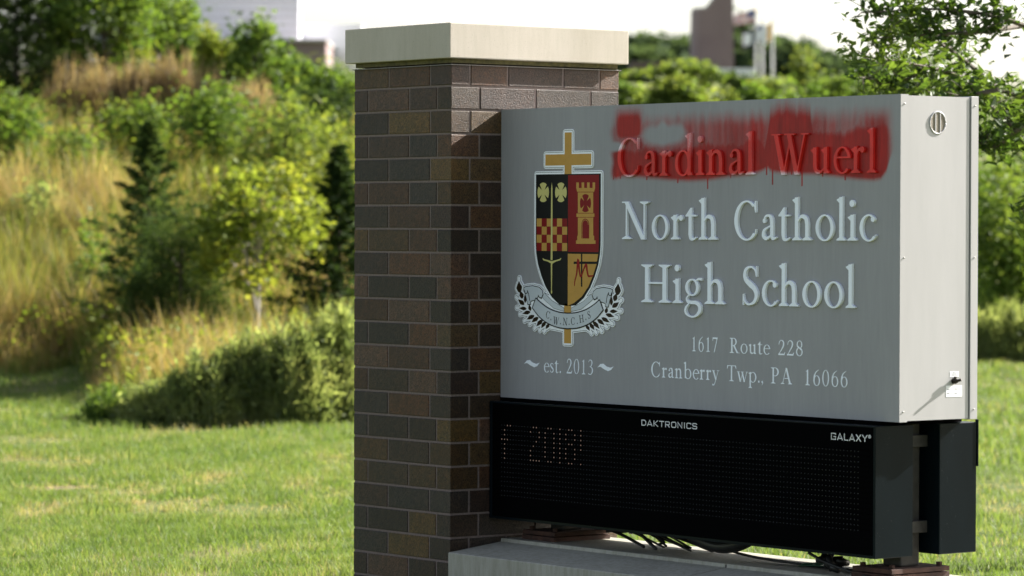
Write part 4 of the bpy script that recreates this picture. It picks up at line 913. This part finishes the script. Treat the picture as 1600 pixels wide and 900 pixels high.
broadleaf('young_tree', 400, 38.5, 236, 1.75, 'young yellow green tree with a thin pale trunk on the bank', m=L_yel, n=2500, leaf=.085, k=24, trunk=.30, bark=M_pale, thin=.26, aspect=.75)
conifer('juniper_shrub', 530, 39.5, 225, 1.9, 'dark evergreen half hidden behind the left edge of the pillar', 15000, m=L_dark)
for px, v, ty, w, lab, m_, lf in ((325, 50, 130, 1.3, 'leafy green bush in the middle of the bank under the brown weeds', L_green, .08), (440, 47, 165, 1.5, 'bright olive green bush above the young tree', L_olive, .08), (520, 45, 190, 1.2, 'pale green bush beside the pillar halfway up the bank', L_yel, .07),
        (395, 54, 20, 1.1, 'upright green tree in front of the grey building', L_green, .10), (455, 55, 85, 1.3, 'rounded green tree under the brick wing of the building', L_green, .10), (525, 54, 95, 1.2, 'green bush whose top meets the pillar cap', L_green, .09), (500, 51, 130, 1.0, 'small dark green bush right below the brick wing', L_dark, .09),
        (340, 56, 35, 1.0, 'yellow green sapling left of the upright tree before the building', L_yel, .10), (255, 58, -25, 1.5, 'airy green tree at the left edge of the grey building', L_green, .10), (160, 56, -60, 1.9, 'tall light green tree second from the left on the crest', L_green, .10),
        (60, 46, 270, .9, 'pale grey green leafy bush low at the left on the bank', L_silver, .06), (120, 49, 205, .9, 'loose green bush on the bank straight above the weed clump', L_green, .07), (215, 51, 160, 1.0, 'green bush just above the tip of the slender spruce', L_green, .08), (470, 43, 300, .8, 'pale yellow green bush between the young tree and the pillar', L_yel, .06), (150, 42, 360, .7, 'small green bush left of the slender spruce', L_green, .06), (10, 50, 150, 1.2, 'bright green bush at the far left edge below the pines', L_green, .08), (200, 57, 50, 1.1, 'small bright green bush between the crest trees', L_yel, .09)):
    broadleaf('bank_tree' if ty < 100 else 'bank_bush', px, v, ty, w, lab, 'tree' if ty < 100 else 'bush', 'bushes and trees along the bank', m_, int(2600 * w), lf, int(24 * w), .30 if ty < 0 else .12 if ty < 100 else .02, thin=.34 if ty < 100 else .52)
conifer('pine_tree', 25, 56, -120, 3.0, 'big dark pine at the top left corner', 26000)
conifer('pine_tree', 95, 58, -60, 2.0, 'dark pine right of the big corner pine', 14000)
for px, v, ty, w, lab in ((130, 54.5, 86, 1.5, 'brown dead weed stand leftmost on the crest'), (212, 54, 86, 1.0, 'brown dead weed stand second from left on the crest'), (270, 54.3, 76, .9, 'tallest brown dead weed stand below the airy tree'), (330, 53.5, 98, 1.1, 'reddish brown dead weed stand under the sapling'), (392, 53, 118, 1.0, 'pale brown dead weed stand rightmost on the bank')):
    feather('dead_weed_stand', px, v, ty, w, lab, 3600, L_brown, 'weeds', 'stands of dead brown weeds', bl=.32, lean=.3, depth=1.0)

# ---- behind the sign top and to the right
for px, v, ty, w, lab, m_, lf, n in ((1010, 72, 108, 1.3, 'yellow green bush just right of the pillar cap', L_olive, .09, 3200), (1075, 70, 92, 1.4, 'rounded yellow green bush in front of the brick tower', L_olive, .09, 4200), (1150, 74, 108, .85, 'dark green ball shaped bush below the flagpoles', L_dark, .08, 4200), (1205, 70, 122, 1.1, 'low yellow green bush below the yellow flag', L_olive, .08, 2600),
        (1255, 71, 78, 1.0, 'loose yellow green shrub between the flagpoles and the near branches', L_olive, .08, 2200), (985, 54, 128, 1.0, 'low green bush in front, its top just over the sign beside the pillar', L_green, .08, 2600), (1060, 53, 120, 1.1, 'broad yellow green bush in front, peeping over the sign top', L_olive, .08, 3000), (1125, 54, 135, .9, 'lowest yellow green bush peeping over the sign top', L_olive, .08, 2400), (1185, 53, 124, .9, 'fresh green bush in front under the flagpoles', L_green, .08, 2600), (1245, 54, 118, 1.0, 'fresh green bush in front, right of the flagpoles', L_green, .08, 2800),
        (1300, 68, 110, 1.2, 'green bush behind the near tree branches over the sign', L_green, .09, 3600), (1380, 66, 95, 1.6, 'mid green bush behind the near tree, over the sign end', L_green, .09, 5000), (1460, 60, 60, 1.5, 'wide green tree behind the near tree trunk side', L_green, .09, 5000)):
    broadleaf('background_bush', px, v, ty, w, lab, 'bush', 'bushes beyond the sign', m_, int(n * 2.2), lf * 1.15, int(34 * w), .03, thin=.34)
for px, v, ty, w, lab, n in ((1575, 44, 200, 1.3, 'tall dark leafy tree right of the sign end', 6500), (1620, 46, 90, 1.6, 'dark tree cut by the right edge of the photo', 6500), (1535, 47, 260, 1.0, 'dark bush hidden behind the sign end edge', 4200)):
    broadleaf('dark_tree', px, v, ty, w, lab, 'tree', 'dark trees right of the sign', L_green, n, .08, 26, .04, thin=.36)
feather('feathery_shrub', 1580, 42.6, 470, 1.3, 'rough grey green scrub under the dark trees at the right', 9000, m=L_silver)
feather('feathery_shrub', 1535, 43.4, 440, .8, 'rough green scrub peeping out beside the sign end', 5000, m=L_green)
for px, v, ty, w, lab in ((1000, 322, 72, 14, 'distant dark tree left of the brick tower'), (1045, 327, 52, 12, 'distant dark rounded tree touching the brick tower'), (1160, 342, 30, 9, 'distant dark tree behind the flags'), (1205, 332, 52, 9, 'distant dark tree right of the flagpoles'), (1240, 322, 62, 9, 'distant green tree sloping down to the right'), (1285, 327, 85, 9, 'distant low tree before the near branches'), (1340, 322, 82, 12, 'distant tree hidden behind the near branches'), (1250, 200, 40, .1, '')):
    if lab: broadleaf('distant_tree', px, v, ty, w, lab, 'tree', 'distant trees on the skyline', L_far, 4200, .75, 24, .03, thin=.34, depth=5)
# ---- the near tree hanging in from the right, leaves almost in focus
tb_ = at(1850, 355, 19.3); near = thing('overhanging_tree', (tb_[0], tb_[1], 0), 'nearby leafy tree whose branches hang in from the right over the sign', 'tree')
tp = [tubeVF([(tb_[0], tb_[1], -.1), (tb_[0], tb_[1], 1.2), (tb_[0] - .05, tb_[1] + .05, 2.6), (tb_[0], tb_[1], 4.0)], [.09, .075, .055, .03], 10)]
VS, FS, TS = [], [], []; nb_ = 0; LP = []
for bi, (pts, w) in enumerate([([(1850, 250), (1700, 190), (1560, 140), (1450, 105), (1330, 85)], 1), ([(1850, 200), (1720, 110), (1600, 40), (1480, 15), (1345, 20)], 1), ([(1850, 150), (1700, 30), (1560, -50), (1450, -60)], 1), ([(1850, 350), (1720, 290), (1620, 240), (1560, 175), (1500, 140)], 1), ([(1560, 140), (1480, 75), (1400, 40)], .6), ([(1600, 40), (1530, 50), (1430, 55), (1370, 60)], .6),
        ([(1700, 190), (1600, 200), (1555, 230), (1520, 215)], .6), ([(1450, 105), (1400, 130), (1340, 120)], .5), ([(1720, 290), (1660, 330), (1600, 330)], .6), ([(1560, 140), (1500, 150), (1420, 150)], .5), ([(1480, 15), (1430, -20), (1350, -40)], .5), ([(1850, 420), (1700, 390), (1620, 400)], .8)]):
    c3 = curve([at(a, b, 19.3 + .5 * math.sin(bi * 1.9 + i)) for i, (a, b) in enumerate(pts)], 8)
    tp.append(tubeVF([tuple(p) for p in c3], list(np.linspace(.020 * w + .004, .003, len(c3))), 6))
    L = len(c3)
    for i in range(3, L):
        for _ in range(4):
            if i / L < .25: continue
            a = np.array([random.uniform(-1, 1), random.uniform(-1, 1), random.uniform(-.5, .8)]); a = a / np.linalg.norm(a) * random.uniform(.07, .22); e = c3[i] + a
            if random.random() < .5: tp.append(tubeVF([tuple(c3[i]), tuple(e)], [.003, .001], 4))
            for t in np.linspace(.3, 1, 6): LP.append(c3[i] + a * t + rng.standard_normal(3) * .022)
LP = np.array(LP); V, F, t = quadleaf(LP, .066, .44, .9, patch(LP[:, 0] * 2, LP[:, 2] * 2, .6, 41), .35, .25)
plantpart(near, 'foliage', V, F, t, leafmat('near_leaf', T((.030, .060, .011), (.055, .098, .017), (.095, .145, .027)), .45, .45, .35)); mobj('trunk', *join(tp), M_bark, near)

# ================================================================== FAR BUILDINGS
def orient(px, v): p = at(px, 355, v); return p
def fbox(name, px0, px1, py0, py1, v, dep, m, parent, z0=None):
    a, b = at(px0, 355, v), at(px1, 355, v); zt = 1.768 + (355 - py0) / FPX * v; zb = 1.768 + (355 - py1) / FPX * v if z0 is None else z0
    f = FH * dep; V = [(*p[:2], z) for z in (zb, zt) for p in (a, b, b + f, a + f)]
    F = [[0, 1, 5, 4], [1, 2, 6, 5], [2, 3, 7, 6], [3, 0, 4, 7], [4, 5, 6, 7], [3, 2, 1, 0]]
    return mobj(name, V, F, m, parent)
b0 = at(400, 355, 250); school = thing('school_building', (b0[0], b0[1], float(ground(b0[0], b0[1]))), 'large grey metal clad building with a low brick wing behind the bank', 'building')
fbox('main_block', 150, 467, -95, 120, 255, 2.5, M_metalwall, school, 10)
for i, py in enumerate(range(-80, 60, 12)): fbox('wall_seam', 150, 467.3, py, py + .7, 254.9, .09, M_trim, school)
fbox('pale_wing', 470, 566, 39, 120, 258, 2.5, M_palewall, school, 10)
w_ = fbox('brick_wing', 262, 509, 66, 120, 248, 12, M_tower, school, 10); fbox('wing_coping', 260, 511, 62.5, 66, 247.6, 13, M_trim, w_)
# tower
v = 300; t0 = at(1112, 355, v); tower = thing('brick_tower', (t0[0], t0[1], float(ground(t0[0], t0[1]))), 'distant tall brick tower with a slanted shoulder, beside the flagpoles', 'tower')
def tp2(px, py): p = at(px, 355, v); return (p[0], p[1], 1.768 + (355 - py) / FPX * v)
def prism(name, pts, dep, m, par, side=None):
    n = len(pts); A = [tp2(*p) for p in pts]; s = FH * dep + (RH * side if side else 0); B = [tuple(np.array(a) + s) for a in A]
    F = [list(range(n))[::-1], [i + n for i in range(n)]] + [[i, (i + 1) % n, (i + 1) % n + n, i + n] for i in range(n)]
    return mobj(name, A + B, F, m, par)
prism('tower_shaft', [(1091, 14), (1103, 13), (1115, -3), (1120, -45), (1144, -45), (1146, 135), (1087, 135)], 4, M_tower, tower)
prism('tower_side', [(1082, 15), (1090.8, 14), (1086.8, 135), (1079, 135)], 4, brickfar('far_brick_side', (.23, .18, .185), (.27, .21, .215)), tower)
prism('shoulder_coping', [(1082, 12), (1101, 10.5), (1113, -5), (1116, -3), (1104, 14), (1082, 16)], 4.2, M_trim, tower)
l0 = at(1040, 355, 296); low_ = thing('low_building', (l0[0], l0[1], float(ground(l0[0], l0[1]))), 'low brown roofed building in front of the tower foot', 'building')
fbox('roof', 983, 1086, 95, 99, 294, 8, M_lowroof, low_); fbox('wall', 986, 1085, 99, 125, 294.5, 7, M_tower, low_); 
g0 = at(1150, 355, 292); gw = thing('garden_wall', (g0[0], g0[1], 12), 'pale low wall at the foot of the flagpoles', 'wall'); fbox('wall_face', 1116, 1180, 106, 125, 290, .4, M_palewall, gw)
# flagpoles with flags
def pole(px, top, label, w=.085):
    a = tp2(px, top); p = thing('flagpole', (a[0], a[1], 13.5), label, 'flagpole', 'three white flagpoles by the tower')
    mobj('pole', *tubeVF([(a[0], a[1], 12.5), (a[0], a[1], a[2])], [.12, .07], 10), M_pole, p); 
    mobj('finial', *tubeVF([(a[0], a[1], a[2]), (a[0], a[1], a[2] + .12), (a[0], a[1], a[2] + .24)], [.06, .14, .03], 8), M_fyel, p); return p
pole(1180, 18, 'tallest white flagpole, leftmost, flying the striped flag'); pole(1190, 33, 'middle white flagpole with a white and blue flag'); pole(1206, 33, 'rightmost white flagpole with a yellow and white flag')
def flag(label, corners, parts, cat='flag'):
    """corners: hoist top, hoist bottom, fly bottom, fly top (photo trace at the pole's distance)"""
    A = [np.array(tp2(*c)) for c in corners]; o = thing('flag', tuple(A[0]), label, cat)
    for name, u0, u1, w0, w1, m, push in parts:
        V, F = [], []; n = 10
        for s_ in (0, 1):
            for i in range(n + 1):
                u = u0 + (u1 - u0) * i / n
                for w in (w0, w1):
                    p = (A[0] * (1 - u) + A[3] * u) * (1 - w) + (A[1] * (1 - u) + A[2] * u) * w
                    V.append(p + FH * (.22 * math.sin(u * 7) * u + (.02 if s_ else 0) - push * (1 if not s_ else -1)) + UP * (.05 * math.sin(u * 6 + 1) * u))
        for i in range(n):
            a = 2 * i; F.append([a, a + 1, a + 3, a + 2]); b = a + 2 * (n + 1); F.append([b, b + 2, b + 3, b + 1])
        mobj(name, V, F, m, o)
st_ = [('red_stripe' if i % 2 == 0 else 'white_stripe', .0, 1, i / 13, (i + 1) / 13, M_fred if i % 2 == 0 else M_fwhite, 0) for i in range(13)] + [('blue_canton', 0, .38, 0, 7 / 13, M_fblue, .012)]
flag('striped red and white flag with a blue canton blowing left from the tallest pole', [(1179, 13), (1179, 33), (1145, 39), (1146, 23)], st_)
flag('small dark flag with a pale round emblem below the striped flag', [(1179, 45), (1179, 72), (1158, 78), (1158, 48)], [('cloth', 0, 1, 0, 1, M_fblack, 0), ('emblem', .28, .9, .15, .78, M_fwhite, .015)])
flag('white flag with a blue band hanging on the middle pole', [(1189.5, 36), (1189.5, 60), (1181, 64), (1181, 40)], [('white_cloth', 0, 1, .3, 1, M_fwhite, 0), ('blue_band', 0, 1, 0, .3, M_fblue, 0)])
flag('yellow and white flag hanging on the right pole', [(1206, 35), (1206, 60), (1190, 70), (1191, 38)], [('yellow_half', 0, .55, 0, 1, M_fyel, 0), ('white_half', .55, 1, 0, 1, M_fwhite, 0)])
